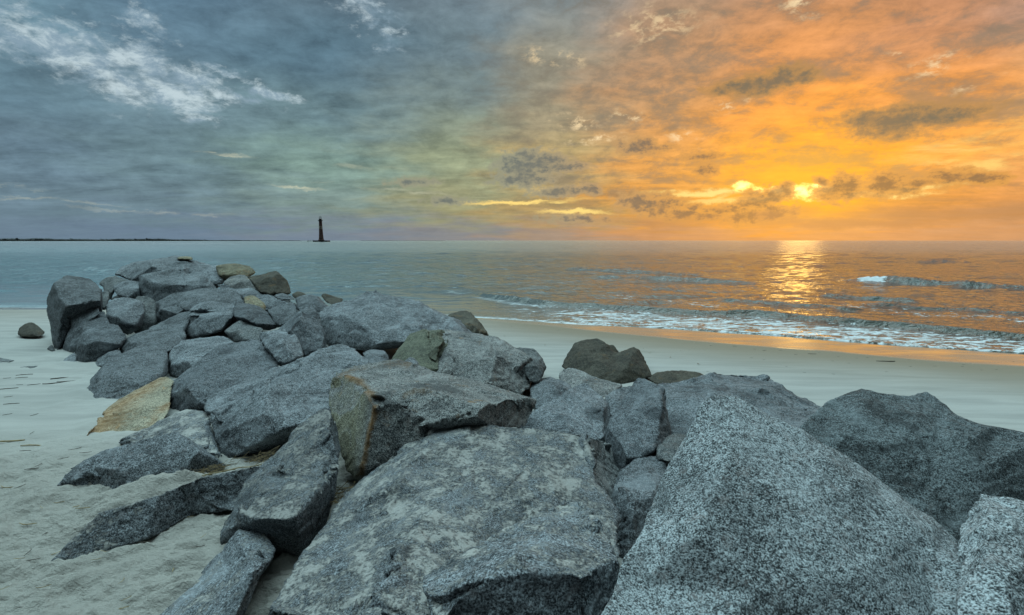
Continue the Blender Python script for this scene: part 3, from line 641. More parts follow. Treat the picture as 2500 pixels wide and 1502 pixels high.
def rust_tint(P, N):
    e = [at_y(*q) for q in ((846,917,6.3),(885,937,5.8),(904,960,5.4),(914,985,5.15),(911,1018,5.1),(901,1053,5.05),(890,1110,4.95),(877,1165,4.9))]
    top = [at_y(*q) for q in ((827,914,6.4),(859,900,6.7),(892,888,6.8),(924,883,6.9),(976,881,7),(998,887,6.9))]
    fr = [at_y(*q) for q in ((989,966,5.4),(1015,953,5.5),(1040,953,5.5))]
    d = seg_dist(P, e)
    r = np.maximum((.55+.35*smooth01(1.05,.85,P[:,2]))*smooth01(.055, .005, d), .4*smooth01(.08, .01, seg_dist(P, top)))
    r = np.maximum(r, .35*smooth01(.05, .0, seg_dist(P, fr)))
    w = smooth01(.0, .5, r)
    left = smooth01(.05, -.25, P[:,0] - np.interp(P[:,2], [0, 1.0, 1.25], [e[-1][0], e[3][0], e[0][0]]+np.array([0,-.02,0]))) * smooth01(.75, .3, N[:,2])
    return r, left*.9
rock('rust-edged boulder with a yellow flank and flat grey top', 'N', [(806,937,6.1),(827,914,6.4),(859,900,6.7),(892,888,6.8),(924,883,6.9),(976,881,7.0),(998,887,6.9),(1031,893,6.85),(1053,908,6.7),(1105,917,6.6),(1183,937,6.5),(1248,953,6.4),(1287,963,6.3),(1311,974,6.1),(1313,985,6.0),(1303,1015,5.8),(1280,1046,5.6),(1215,1060,5.4),(1167,1060,5.2),(1100,1060,5.05),(1047,1080,5.0),(1010,1110,4.9),(960,1140,4.85),(877,1180,4.8),(850,1160,4.9),(835,1110,5.1),(824,1040,5.5),(806,1000,5.8)],
     inner=[(1000,925,6.2),(1100,945,5.9),(1050,1010,5.2),(1200,1025,5.35)],
     ridges=[[(846,917,6.3),(885,937,5.8),(904,960,5.4),(914,985,5.1),(911,1018,5.08),(901,1053,5.0),(890,1110,4.9),(877,1180,4.8)],
             [(914,985,5.1),(945,975,5.25),(989,966,5.35),(1015,953,5.45),(1073,953,5.45),(1105,966,5.35),(1144,1002,5.15),(1170,1015,5.1),(1196,995,5.3),(1235,969,5.6),(1287,966,6.0)]],
     mat='gr', thick=.9, rough=.6, tint=rust_tint, rnd=1, tuck=.2, rim=.2, facet=1.8)
# right-hand side (third survey frame)
rock('dark saddle-backed boulder standing on the beach sand', 'C', [(525,360,9.8),(530,330,9.9),(560,290,10.1),(600,215,10.4),(630,170,10.6),(700,150,10.7),(800,143,10.7),(880,190,10.5),(940,255,10.2),(1000,235,10.2),(1040,225,10.2),(1072,203,10.3),(1112,225,10.2),(1150,290,10),(1200,390,9.7),(1222,438,9.5),(1150,450,9.4),(1060,485,9.2),(960,500,9.1),(800,500,9.1),(640,440,9.3)],
     ridges=[[(600,215,10.4),(660,260,10.0),(740,290,9.85),(850,305,9.8),(940,255,10.2)],[(740,290,9.85),(880,350,9.5),(960,390,9.35)],[(1072,203,10.3),(1030,330,9.6),(960,390,9.35)]], mat='br', thick=1.0, facet=2.6, tuck=.12)
rock('low mottled boulder in front of the dark saddle-backed one', 'C', [(503,430,9.1),(535,375,9.4),(590,360,9.5),(680,390,9.4),(760,420,9.3),(850,448,9.2),(940,468,9.1),(998,500,8.9),(940,540,8.6),(870,590,8.3),(780,600,8.2),(640,570,8.3),(540,500,8.7)],
     ridges=[[(680,390,9.4),(760,480,8.85),(870,500,8.7),(998,500,8.9)]], mat='gr', thick=.7, tuck=.12)
rock('low dark rocks rim behind the flat-topped slab', 'C', [(1165,440,9.4),(1240,400,9.7),(1340,387,9.8),(1370,393,9.8),(1410,384,9.8),(1500,395,9.7),(1615,415,9.5),(1640,450,9.2),(1480,500,8.9),(1250,500,8.9)], mat='br', thick=.7)
rock('blocky stone left of the bright-topped boulder', 'C', [(288,560,8.1),(300,470,8.5),(335,450,8.6),(385,440,8.65),(430,432,8.7),(500,458,8.6),(550,465,8.5),(612,512,8.3),(600,620,7.6),(450,700,7.2),(330,700,7.3),(290,650,7.6)],
     ridges=[[(385,440,8.65),(430,520,8.1),(560,580,7.8)],[(550,465,8.5),(575,500,8.2),(560,580,7.8)]], mat='g', thick=.8)
rock('bright-topped grey boulder with a steep right side', 'C', [(180,900,6.2),(190,760,6.7),(350,680,6.9),(450,620,7.2),(560,560,7.5),(640,500,7.8),(700,487,7.9),(740,510,7.8),(800,550,7.6),(840,590,7.4),(872,660,7.1),(905,730,6.9),(900,850,6.4),(870,980,5.9),(780,960,5.7),(600,900,5.8),(440,860,6.0)],
     ridges=[[(800,550,7.6),(810,650,7.0),(850,800,6.45),(840,930,5.95)],[(560,560,7.5),(520,700,6.75),(440,800,6.3)]], inner=[(680,700,6.8)], thick=1.0)
rock('small pale rock behind the upright dark shard', 'C', [(850,600,7.7),(872,560,7.9),(960,518,8.1),(1060,495,8.2),(1080,600,7.6),(1020,720,7.0),(930,780,6.8),(890,730,7.0)], ridges=[[(872,575,7.8),(940,620,7.4),(930,740,6.95)]], thick=.6)
rock('flat-topped slab with a drooping right end beside the beach', 'C', [(1200,478,8.3),(1300,465,8.5),(1400,450,8.6),(1480,422,8.8),(1650,408,8.9),(1850,413,8.9),(2000,428,8.7),(2042,475,8.4),(2200,488,8.3),(2260,528,8.1),(2350,588,7.9),(2470,640,7.6),(2580,690,7.3),(2660,900,6.1),(2450,960,5.8),(2250,880,6.0),(2000,850,6.4),(1700,860,6.3),(1480,880,6.2),(1340,900,6.3),(1300,700,7.0),(1270,560,7.7)],
     ridges=[[(1270,560,7.7),(1400,590,7.3),(1560,600,7.2),(1650,565,7.4),(1800,560,7.5),(1920,520,7.8),(2042,475,8.4)],[(2042,475,8.4),(2015,530,7.9),(2040,610,7.4),(2020,720,6.9)],[(2200,488,8.3),(2150,560,7.8),(2040,610,7.4)]], thick=1.2, tuck=.1)
rock('upright dark speckled shard standing between boulders', 'C', [(855,1010,5.7),(850,930,5.9),(875,820,6.15),(950,680,6.5),(1010,590,6.7),(1045,510,6.9),(1070,450,7.05),(1120,433,7.1),(1170,448,7.0),(1240,488,6.8),(1295,530,6.6),(1320,600,6.4),(1350,780,6.0),(1365,870,5.75),(1320,960,5.4),(1260,1040,5.2),(1100,1150,5.0),(980,1240,4.9),(900,1200,5.1),(858,1130,5.3)],
     ridges=[[(1240,488,6.8),(1270,600,6.2),(1290,720,5.9),(1270,880,5.55),(1200,1010,5.2)],[(880,860,6.0),(1000,900,5.6),(1060,1040,5.15)]], inner=[(1080,700,6.05)], thick=.7, mat='gm')
rock('small dark stone between the shard and the huge speckled boulder', 'C', [(1235,1000,5.3),(1258,920,5.6),(1288,880,5.8),(1360,860,5.9),(1470,858,5.9),(1480,1000,5.3),(1400,1080,5.0),(1300,1080,4.95),(1245,1050,5.1)], inner=[(1350,950,5.35)], mat='gk', thick=.5)
rock('tall narrow boulder leaning against the huge speckled boulder', 'C', [(965,1220,4.75),(985,1150,4.95),(1000,1110,5.05),(1100,1050,5.25),(1200,1015,5.4),(1290,1003,5.4),(1332,1030,5.25),(1345,1100,5.0),(1300,1250,4.6),(1240,1450,4.2),(1180,1650,3.9),(1090,1960,3.4),(980,1900,3.5),(920,1660,3.85),(890,1500,4.1),(915,1370,4.4)],
     ridges=[[(1000,1110,5.05),(1050,1200,4.65),(1010,1350,4.3),(950,1500,4.05)],[(1010,1350,4.3),(1120,1500,4.0),(1100,1700,3.7)]], inner=[(1180,1150,4.85)], mat='g', thick=.7)
rock('dark slab edge in the crevice right of the sandy boulder', 'C', [(640,860,5.3),(760,880,5.2),(905,930,5.7),(945,1120,5.4),(1020,1230,5.2),(960,1400,4.5),(900,1560,3.9),(820,1400,4.1),(770,1200,4.5),(720,1000,4.9)], mat='gk', thick=.6, rim=.08)
rock('rounded dark granite boulder at the right edge by the beach', 'D', [(570,395,4.4),(640,330,4.5),(700,268,4.65),(760,216,4.8),(830,178,4.9),(900,152,5.0),(960,134,5.05),(990,118,5.1),(1030,128,5.05),(1080,144,5.0),(1200,155,5.0),(1300,160,4.95),(1345,145,5.0),(1385,140,5.0),(1435,162,4.9),(1500,218,4.75),(1590,290,4.55),(1700,332,4.45),(1830,355,4.4),(1975,385,4.3),(2150,440,4.2),(2150,950,3.9),(1900,1050,3.7),(1600,1150,3.6),(1400,1000,3.7),(1100,800,3.95),(800,560,4.2)],
     ridges=[[(1345,145,5.0),(1330,300,4.5),(1220,450,4.25)],[(1590,290,4.55),(1640,430,4.25),(1700,600,4.05)],[(990,118,5.1),(980,250,4.65),(900,400,4.4)]], inner=[(1450,400,4.35),(1450,700,4.0)], mat='gq', thick=.9, tuck=0, facet=0, rnd=3, rim=.12, rough=.7)
rock('huge speckled granite boulder filling the lower right', 'N', [(1700,1012,2.95),(1706,990,3.0),(1722,972,3.05),(1749,963,3.1),(1789,966,3.1),(1822,980,3.05),(1874,1010,2.98),(1927,1036,2.92),(1960,1046,2.9),(2000,1074,2.86),(2045,1095,2.83),(2106,1139,2.76),(2146,1168,2.72),(2195,1204,2.66),(2244,1242,2.6),(2275,1256,2.58),(2309,1289,2.52),(2345,1326,2.45),(2357,1379,2.35),(2357,1440,2.22),(2350,1640,2.0),(2000,1680,1.9),(1600,1680,1.86),(1380,1660,1.86),(1440,1545,2.0),(1485,1470,2.1),(1520,1366,2.3),(1560,1310,2.4),(1592,1217,2.55),(1615,1159,2.65),(1640,1115,2.75),(1668,1072,2.85)],
     inner=[(1780,1120,2.66),(1950,1250,2.45),(1700,1300,2.31),(2100,1400,2.24),(1850,1450,2.13)], mat='gl', thick=.75, rnd=7, rough=.38, facet=0, rim=.2, tuck=0)
rock('speckled boulder cut off by the lower right corner', 'D', [(1585,1080,2.3),(1597,940,2.5),(1640,835,2.6),(1690,788,2.72),(1780,770,2.8),(1880,775,2.78),(1972,795,2.73),(2200,850,2.6),(2200,1700,1.8),(1900,1750,1.7),(1530,1750,1.75),(1555,1484,1.9),(1590,1330,2.0),(1605,1180,2.15)],
     ridges=[[(1690,788,2.72),(1720,860,2.42),(1740,1000,2.2),(1720,1200,2.0)],[(1720,860,2.42),(1850,900,2.38),(1972,1000,2.3)]], inner=[(1870,1250,1.95)], mat='gl', thick=.7, rnd=4, rough=.8, rim=.12, tuck=0)
# lower left (sand side)
rock('sand-dusted slab under the long tilted slab', 'E', [(660,490,.04),(720,450,.16),(890,375,6.5),(1000,318,6.7),(1100,283,6.8),(1180,288,6.7),(1230,330,6.4),(1240,430,6.0),(1300,560,5.5),(1180,540,5.6),(1000,520,5.7),(800,520,.0)],
     inner=[(1100,380,6.2)], mat='gs', thick=.6, rough=.7, tuck=.12)
rock('half-buried boulder with rough dark face in the left foreground sand', 'E', [(240,812,-.03),(330,718,.14),(400,640,.22),(490,568,.28),(600,528,.30),(700,505,.34),(780,487,.38),(880,445,.45),(960,427,.48),(1040,426,.46),(1120,458,.42),(1215,508,.36),(1260,560,.28),(1310,612,.15),(1200,690,.08),(1000,760,.05),(830,815,.02),(700,780,.02),(560,755,.0),(400,800,-.03)],
     ridges=[[(1215,508,.36),(1090,545,.33),(1000,600,.26),(920,680,.15),(840,780,-.02)]], inner=[(700,620,.22)], mat='g', thick=.7, rough=.8, tuck=.12)
rock('long low strip of rock almost buried in the foreground sand', 'E', [(270,1200,-.04),(340,1108,.07),(430,1035,.13),(530,928,.24),(600,880,.27),(720,848,.29),(800,828,.31),(900,797,.33),(1050,738,.34),(1200,680,.36),(1360,640,.38),(1480,615,.36),(1560,620,.26),(1520,760,.16),(1430,880,.07),(1250,880,.06),(1130,890,.05),(1000,965,.05),(880,1045,.03),(700,1085,.02),(500,1155,.0),(350,1210,-.03)],
     mat='gs', thick=.5, rough=.8, tuck=.05, rim=.02, px=3.2)
rock('tall sand-dusted slab leaning to the upper right in the foreground', 'N', [(543,1312,3.75),(545,1286,3.85),(587,1215,4.2),(603,1173,4.4),(637,1140,4.6),(670,1123,4.7),(704,1081,4.9),(738,1031,5.1),(767,1010,5.2),(793,998,5.25),(815,1003,5.2),(828,1030,5.1),(826,1085,4.85),(822,1144,4.6),(815,1205,4.3),(800,1275,4.0),(789,1305,3.9),(770,1350,3.75),(735,1420,3.55),(700,1440,3.5),(640,1400,3.55),(560,1350,3.65)],
     ridges=[[(545,1286,3.85),(603,1274,3.7),(654,1258,3.62),(708,1260,3.62),(735,1285,3.62),(735,1340,3.6)],[(793,998,5.25),(808,1050,4.85),(812,1110,4.6),(795,1200,4.15),(765,1290,3.8),(735,1285,3.62)]], inner=[(700,1180,4.2),(760,1100,4.65)], mat='gs', thick=.6, rough=.75)
rock('sandy low rock at the bottom left of the foreground', 'E', [(1380,990,3.75),(1430,963,3.85),(1480,968,3.85),(1560,1030,3.7),(1602,1100,3.55),(1590,1140,3.48),(1530,1245,3.3),(1470,1350,3.15),(1410,1500,2.95),(1340,1700,2.7),(900,1700,2.75),(860,1540,.0),(930,1484,.02),(1130,1280,.06),(1280,1110,.15)],
     inner=[(1300,1300,3.35)], ridges=[[(1602,1100,3.55),(1480,1250,3.2),(1380,1450,2.9),(1300,1620,2.7)]], mat='gd', thick=.5, rough=.8, tuck=.12)
rock('wide sandy boulder sprawling across the centre foreground', 'F', [(100,1540,2.6),(150,1433,2.75),(270,1210,3.1),(330,1080,3.35),(420,960,3.6),(530,880,3.8),(600,760,4.0),(660,640,4.2),(760,510,4.4),(900,400,4.6),(1010,350,4.7),(1090,278,4.85),(1200,260,4.9),(1230,215,5.0),(1310,165,5.1),(1400,137,5.15),(1480,140,5.15),(1570,165,5.1),(1700,170,5.1),(1850,178,5.05),(2000,185,5.0),(2100,200,4.95),(2230,220,4.85),(2320,260,4.75),(2350,310,4.65),(2350,430,4.4),(2335,520,4.2),(2370,600,4.0),(2440,700,3.8),(2480,800,3.7),(2500,1000,3.4),(2500,1300,3.0),(2300,1640,2.5),(1200,1660,2.2),(600,1640,2.35)],
     inner=[(1500,400,4.5),(1500,700,3.75),(1000,600,3.95),(700,1000,3.3),(2000,600,3.95),(1200,1400,2.45)],
     ridges=[[(1200,260,4.9),(1250,330,4.6),(1150,480,4.25),(950,620,3.92),(850,760,3.65)],[(990,1000,2.98),(1030,960,3.1),(1200,940,3.15)],[(990,1120,2.9),(1050,1150,2.8),(1180,1180,2.75)],[(950,1150,2.75),(850,1220,2.65),(700,1300,2.6)],[(1480,640,3.85),(1420,800,3.5),(1500,940,3.25),(1700,930,3.3),(1950,780,3.6)]], mat='gs', thick=.8, rough=.85, rim=.14, tuck=0)
rock('sandy wedge boulder with a dark front at the bottom centre', 'F', [(1170,1210,2.292),(1190,1180,2.345),(1270,1110,2.450),(1420,1030,2.607),(1590,960,2.730),(1700,900,2.818),(1850,820,2.940),(2050,720,3.106),(2130,675,3.167),(2200,660,3.194),(2260,690,3.133),(2340,790,2.975),(2430,910,2.756),(2490,1010,2.581),(2560,1180,2.406),(2580,1300,2.319),(2560,1450,2.188),(2500,1700,1.925),(1300,1700,1.706),(1230,1400,2.012)],
     inner=[(1900,1000,2.538)], ridges=[[(1170,1210,2.292),(1330,1195,2.188),(1450,1150,2.205),(1600,1110,2.258),(1800,1085,2.292),(1980,1090,2.292),(2100,1130,2.258),(2240,1080,2.363),(2430,1080,2.494)],[(2200,660,3.194),(2180,760,2.931),(2100,900,2.712),(1980,1090,2.292)],[(2240,1080,2.363),(2260,1200,2.188)]], mat='gd', thick=.6, rough=.85, tuck=.85, rim=.22)
# ------------------------------------------------------------------ beach
SEA = -0.28
foam_px = [(-900,752),(0,752),(360,753),(760,764),(1100,775),(1250,783),(1400,793),(1560,799),(1700,805),(1850,815),(2030,829),(2170,841),(2330,853),(2500,864),(2900,897),(3500,960),(4500,1100)]
wet_px = [(-900,756),(0,756),(360,757),(760,768),(1100,778),(1190,781),(1350,796),(1480,811),(1600,822),(1700,832),(1850,845),(2030,857),(2200,874),(2330,884),(2500,894),(2900,927),(3500,995),(4500,1150)]
foam_line = np.array([at_z(x, y, SEA) for x, y in foam_px]); wet_line = np.array([at_z(x, y, SEA+.03) for x, y in wet_px])
def line_y(L, x):
    i = np.argsort(L[:,0]); return np.interp(x, L[i,0], L[i,1])
def pdist(x, y, L):
    """distance to a 2-D polyline, and position along it (0..1)"""
    best = np.full(x.shape, 1e9); tt = np.zeros(x.shape)
    n = len(L)-1
    for k in range(n):
        a, b = L[k], L[k+1]; dx, dy = b[0]-a[0], b[1]-a[1]
        t = np.clip(((x-a[0])*dx+(y-a[1])*dy)/(dx*dx+dy*dy), 0, 1)
        d = np.hypot(x-a[0]-t*dx, y-a[1]-t*dy); m = d < best
        best = np.where(m, d, best); tt = np.where(m, (k+t)/n, tt)
    return best, tt
def sand_z(x, y, detail=True):
    d = line_y(wet_line, x) - y                      # metres inland
    z = SEA + .03 + np.where(d > 0, .28*(1-np.exp(-d/5.))*1.0, np.maximum(d*.016, -.034) + np.minimum(d+2.1, 0)*.06)
    z = np.maximum(z, -6)
    # drift banked under the pile
    spine = np.array([[-.2,5.2],[-1.6,8.5],[-4.2,12],[-7.5,15.5]])
    ds, t = pdist(x, y, spine)
    z = z + (.12+.25*t)*smooth01(1.2+1.0*t, .2, ds)*smooth01(5.,7.,y)
    # sand banked against the low rocks on the left
    for px, py, zz, r, h in ((240,1232,.12,.22,.12),(310,1215,.15,.25,.14),(375,1195,.17,.25,.15),(440,1178,.18,.25,.15),(520,1150,.2,.25,.13),(330,1120,.1,.5,.08),(450,1090,.2,.35,.08)):
        c = at_z(px, py, zz); z = z + h*np.exp(-((x-c[0])**2+(y-c[1])**2)/r**2)
    bank = np.array([at_z(FR['E'][0]+a*FR['E'][2], FR['E'][1]+b*FR['E'][2], .02)[:2] for a, b in ((420,1150),(620,1085),(760,1010),(900,985),(1040,900),(1180,830),(1290,850),(1400,850))])
    db, tb = pdist(x, y, bank)
    z = z + .02*smooth01(.30, .02, db)*smooth01(0,.15,tb)*(.75+1.1*fbm(np.stack([x*4, y*4, 0*x+2], 1), 2))
    foot = np.array([at_z(a, b, .0)[:2] for a, b in ((125,868),(150,892),(215,893),(235,900),(185,983),(265,990),(300,1000),(205,1066),(270,1066),(240,1075),(115,1215))])
    df, tf = pdist(x, y, foot)
    z = z + .075*smooth01(.55, .0, df)*np.clip(.5+1.6*fbm(np.stack([x*1.7, y*1.7, 0*x+5], 1), 3), 0, 1.6)
    if detail:
        P = np.stack([x, y, 0*x], 1)
        near = smooth01(9.5, 4.5, y)*smooth01(.5, -1.2, x)
        # churned and wind-combed dry sand
        W = np.stack([x*.85+y*.55, (y*.85-x*.55)*2.6, 0*x], 1)
        lump = .030*fbm(W*1.9, 4, .55) + .020*billow(W*2.8+5, 3) + .007*fbm(P*19, 2)
        z = z + near*smooth01(7.5, 5.2, y)*lump*3.2 + near*.010*fbm(P*2.3, 3)
        z = z + (1-near)*.006*fbm(P*.8, 3)
        # footprints and wind scoops
        for px, py, r, dp in ((85,1215+180,.13,.035),(170,1430,.15,.03),(90,985,.22,.02),(130,1058,.22,.02),(60,1330,.12,.03),(290,1470,.14,.03)):
            c = at_z(px, py, 0.05); q = ((x-c[0])**2+((y-c[1])*1.3)**2)/r**2
            z = z - dp*np.exp(-q) + dp*.35*np.exp(-(np.sqrt(q)-1.5)**2*4)
        # long-exposure runnel by the left rocks
    return z
def build_beach():
    rows = []
    y = 1.2
    while y < 24: rows.append(y); y *= 1.0052
    while y < 9000: rows.append(y); y *= 1.12
    rows = np.array(rows)
    t = np.linspace(-1.9, 1.9, 620)
    xs = rows[:,None]*t[None,:]
    xs = np.where(rows[:,None] < 6, np.sign(t)[None,:]*np.maximum(np.abs(xs), 0)*1.0, xs)
    X = xs.ravel(); Y = np.repeat(rows, len(t))
    Z = sand_z(X, Y)
    n, m = len(rows), len(t)
    idx = np.arange(n*m).reshape(n, m)
    F = np.stack([idx[:-1,:-1], idx[:-1,1:], idx[1:,1:], idx[1:,:-1]], -1).reshape(-1, 4)
    me = mesh_np('sand_beach', np.stack([X, Y, Z], 1), F)
    d = Y - line_y(wet_line, X)                     # >0 seaward of the wet edge
    j = .12*fbm(np.stack([X*.5, Y*.5, 0*X], 1), 3)
    attr(me, 'wet', smooth01(-.22, .10, d + j))
    right = smooth01(-3.5, 1.0, X)
    attr(me, 'damp', smooth01(-5.5, -.3, d + j*3)*(.35+.65*right))
    attr(me, 'dry', smooth01(7.5, 5.0, Y)*smooth01(.8, -1.0, X))
    m_, nt, b = new_mat('sand'); P, Nn = pos(nt)
    wet, damp, dry = attrn(nt, 'wet'), attrn(nt, 'damp'), attrn(nt, 'dry')
    n1 = noise(nt, P, 1.1, 5, .6); n2 = noise(nt, P, 160, 2, .6)
    st = noise(nt, mapping(nt, P, rot=(0,0,.35), sc=(.35,2.2,1)), 1.3, 5, .6, .4)
    col = mixc(nt, sstep(nt, st, .3, .7), (.28,.285,.278), (.38,.382,.37))
    col = mixc(nt, dry, col, mixc(nt, n1, (.30,.29,.268), (.455,.44,.41)))
    col = mixc(nt, sstep(nt, n2, .3, .75, 0, .4), col, (.24,.24,.20))
    spots = noise(nt, P, 3.1, 3, .5)
    col = mixc(nt, sstep(nt, spots, .70, .80, 0, .45)*dry._m('MULTIPLY', 1.), col, (.12,.13,.12))
    col = mixc(nt, damp*.92, col, (.205,.168,.120))
    col = mixc(nt, wet*.85, col, (.19,.165,.135))
    setin(nt, b.inputs['Base Color'], col)
    film = sstep(nt, noise(nt, mapping(nt, P, sc=(.5,1.6,1)), 1.2, 4, .6), .3, .6)
    rr = (1.0 - wet)*.85 + wet*.12 + wet*film*.16
    setin(nt, b.inputs['Roughness'], rr)
    setin(nt, b.inputs['Specular IOR Level'], wet*.7 + .12)
    setin(nt, b.inputs['Coat Weight'], wet*(1.0-film*.7)*.8); b.inputs['Coat Roughness'].default_value = .05
    h = n2*.25 + noise(nt, P, 30, 5, .7)*dry*5.0 + st*(1.0-wet)*.6 + noise(nt, mapping(nt,P,sc=(.6,2,1)), 9, 4, .65)*dry*6.
    bump(nt, b, h*(1.0-wet*.93), .010, .8)
    o = link('sand', me, m_); tag(o, kind='structure')
build_beach()

# ------------------------------------------------------------------ sea
def zline(L, z=SEA): return np.array([at_z(x, y, z)[:2] for x, y in L])
WAVES = [  # crest line, height, half-width, face foam, crest foam
 (zline([(1130,716),(1170,722),(1258,738),(1330,747),(1455,752),(1577,762),(1700,768),(1846,774),(1959,784),(2060,792),(2170,800),(2300,812),(2445,826),(2560,838),(2800,862)]), .24, .55, .75, .25),
 (zline([(2040,688),(2110,688),(2170,690),(2283,696),(2400,703),(2520,711),(2700,722)]), .42, .85, .0, .0),
 (zline([(1985,724),(2060,728),(2120,733),(2186,738),(2260,744)]), .22, .6, 0, 0),
 (zline([(2090,748),(2180,750),(2290,756),(2360,760),(2480,772),(2600,784)]), .17, .55, .5, .5),
 (zline([(1340,660),(1400,661),(1455,664),(1540,667),(1607,669),(1698,675),(1730,678)]), .32, .8, 0, 0),
 (zline([(1430,678),(1500,680),(1577,684),(1660,688),(1750,691),(1830,695),(1900,700)]), .30, .75, 0, 0),
 (zline([(1740,733),(1813,738),(1910,746),(2024,752),(2100,762)]), .15, .55, .3, .2),
 (zline([(850,664),(950,666),(1100,672),(1150,676)]), .14, .8, 0, 0),
 (zline([(1040,650),(1160,655),(1200,658)]), .10, .8, 0, 0),
 (zline([(1000,700),(1080,706),(1160,712)]), .10, .5, 0, 0),
 (zline([(1320,708),(1380,712),(1400,716)]), .09, .4, 0, 0),
 (zline([(1590,706),(1640,708),(1690,714)]), .10, .4, 0, 0),
 (zline([(2230,640),(2330,641),(2400,646)]), .26, 1.2, 0, 0),
 (zline([(1990,648),(2050,646),(2130,648)]), .20, 1.2, 0, 0),
 (zline([(2420,668),(2500,672),(2560,676)]), .18, .9, 0, 0),
 (zline([(1390,625),(1480,626),(1550,627)]), .22, 1.8, 0, 0),
 (zline([(2380,617),(2480,619),(2560,620)]), .32, 2.6, 0, 0),
]
def build_sea():
    pys = np.concatenate([np.arange(1010, 880, -3.), np.arange(880, 660, -.85), np.arange(660, 596, -.5)])
    Ys = [at_z(1250, p, SEA)[1] for p in pys]
    y = Ys[-1]
    while y < 14000: y *= 1.035; Ys.append(y)
    Ys = np.array(Ys); t = np.linspace(-1.5, 1.5, 1000)
    # x follows the rows but the rows bend with the shore so the surface ends at the swash line
    X = (Ys[:,None]*t[None,:]).ravel(); Y = np.repeat(Ys, len(t))
    d = Y - line_y(foam_line, X)               # >0 offshore
    P = np.stack([X, Y, 0*X], 1)
    amp = smooth01(0.2, 7, d)
    cx = np.stack([X*.30+Y*.06, Y*.75-X*.12, 0*X], 1)
    res = np.clip(1.0 - (Y-60)/260, 0, 1)
    z = .26*fbm(cx*.62, 3, .55)*amp*smooth01(250, 60, Y)*smooth01(13, 26, Y) + .09*fbm(cx*.62, 3, .55)*amp*smooth01(26, 13, Y) + .55*fbm(np.stack([X*.07, Y*.19-X*.02, 0*X+9], 1), 3, .6)*smooth01(30, 80, Y)*smooth01(700, 160, Y) +   .075*fbm(cx*2.0+3, 3, .6)*(.25+.75*amp)*smooth01(110, 40, Y)
    z += .35*perlin(np.stack([X*.012, Y*.05, 0*X+3], 1))*smooth01(60, 300, Y)*smooth01(3000, 800, Y)
    foam = np.zeros_like(X); foamd = np.zeros_like(X)
    wob = .55*fbm(np.stack([X*.45, Y*.45, 0*X+7], 1), 3)
    for k, (L, h, w, ff, cf) in enumerate(WAVES):
        m = (np.abs(Y - np.interp(X, L[:,0], L[:,1])) < 8*w+2) & (X > L[0,0]-4) & (X < L[-1,0]+4)
        if not m.any(): continue
        x, yy = X[m], Y[m]
        dd, tt = pdist(x, yy, L)
        sgn = np.where(yy > np.interp(x, L[:,0], L[:,1]), 1., -1.)      # + offshore side
        s = dd*sgn + wob[m]*w*.9
        e = smooth01(0, .16, tt)*smooth01(1, .80, tt) if k else smooth01(0, .1, tt)
        e = e*(.75+.5*perlin(np.stack([x*.35, yy*.2, 0*x+k], 1)))
        prof = np.where(s < 0, np.exp(-(s/(w*.38))**2), np.exp(-(s/(w*1.5))**2))
        z[m] += h*e*prof
        face = smooth01(-w*2.2, -w*.5, s)*smooth01(w*.3, -w*.2, s)*e
        if ff: foam[m] = np.maximum(foam[m], ff*smooth01(-w*3, -w*1.1, s)*smooth01(-w*.45, -w*.85, s)*np.clip(e,0,1))
        if cf: foam[m] = np.maximum(foam[m], cf*np.exp(-((s-w*.2)/(w*.5))**2)*np.clip(e,0,1))
        if k == 1:      # short white breaker on the second line
            q = np.exp(-((tt-.215)/.11)**2)
            foam[m] = np.maximum(foam[m], 1.5*q*smooth01(-w*1.3, -w*.6, s)*smooth01(w*.35, 0, s))
            z[m] += .08*q*np.exp(-(s/w)**2)
    # swash: foam between the shore line and the first breaker
    ux = X
    right = smooth01(-2.5, 4.5, X)
    first = np.interp(X, WAVES[0][0][:,0], WAVES[0][0][:,1])
    dn = np.clip(d/np.maximum(first-line_y(foam_line, X), .6), 0, 3)
    left = smooth01(-3, -6, X)
    sw = smooth01(1.15, .55, dn)*(.35 + .45*right)
    sw = np.maximum(sw, .80*smooth01(.9, .1, d)*(1-.2*left))
    sw_l = smooth01(3.2, .2, d)*.55*smooth01(2, -4, X)
    foam = np.maximum(foam, np.maximum(sw, sw_l))
    # drifting lace behind the breaker
    for L, wd, a in ((zline([(1500,722),(1580,730),(1660,742),(1740,748)]), 1.3, .52), (zline([(1700,742),(1900,752),(2050,770)]), 1.0, .42), (zline([(2090,752),(2200,762),(2350,775),(2520,785),(2700,800)]), 1.4, .56), (zline([(1250,760),(1350,770),(1480,775),(1600,782)]), .8, .5)):
        dd, tt = pdist(X, Y, L); foam = np.maximum(foam, a*smooth01(wd, wd*.2, dd))
    # spray line of breakers on the bar far out
    bar = np.exp(-((Y-330-60*np.sin(X*.004))/14)**2)*.0
    for Yb, wb, ab in ((430, 9, .95), (620, 16, .9), (250, 3, .55), (820, 24, .8)):
        bar = np.maximum(bar, ab*np.exp(-((Y-Yb-25*perlin(np.stack([X*.006, 0*X, 0*X+Yb], 1)))/wb)**2)*smooth01(.05, .35, perlin(np.stack([X*.016, Y*.003, 0*X+Yb], 1))))
    foam = np.maximum(foam, bar)
    edge = smooth01(-.05, .22, d)
    Z = SEA + .014 + .03*smooth01(0,1.5,d) + z*smooth01(0.1,1.2,d) + .025*smooth01(0,.15,d)*smooth01(2.5,.2,d)*(.7+.8*fbm(P*2.2,3))
    Z = Z - smooth01(.04, -.15, d)*.12 - smooth01(-.1,-1,d)*.2                # dips under the sand at the swash line
    Z = np.where(d < -1.5, SEA-.9, Z)
    n, m = len(Ys), len(t); idx = np.arange(n*m).reshape(n, m)
    F = np.stack([idx[:-1,:-1], idx[:-1,1:], idx[1:,1:], idx[1:,:-1]], -1).reshape(-1, 4)
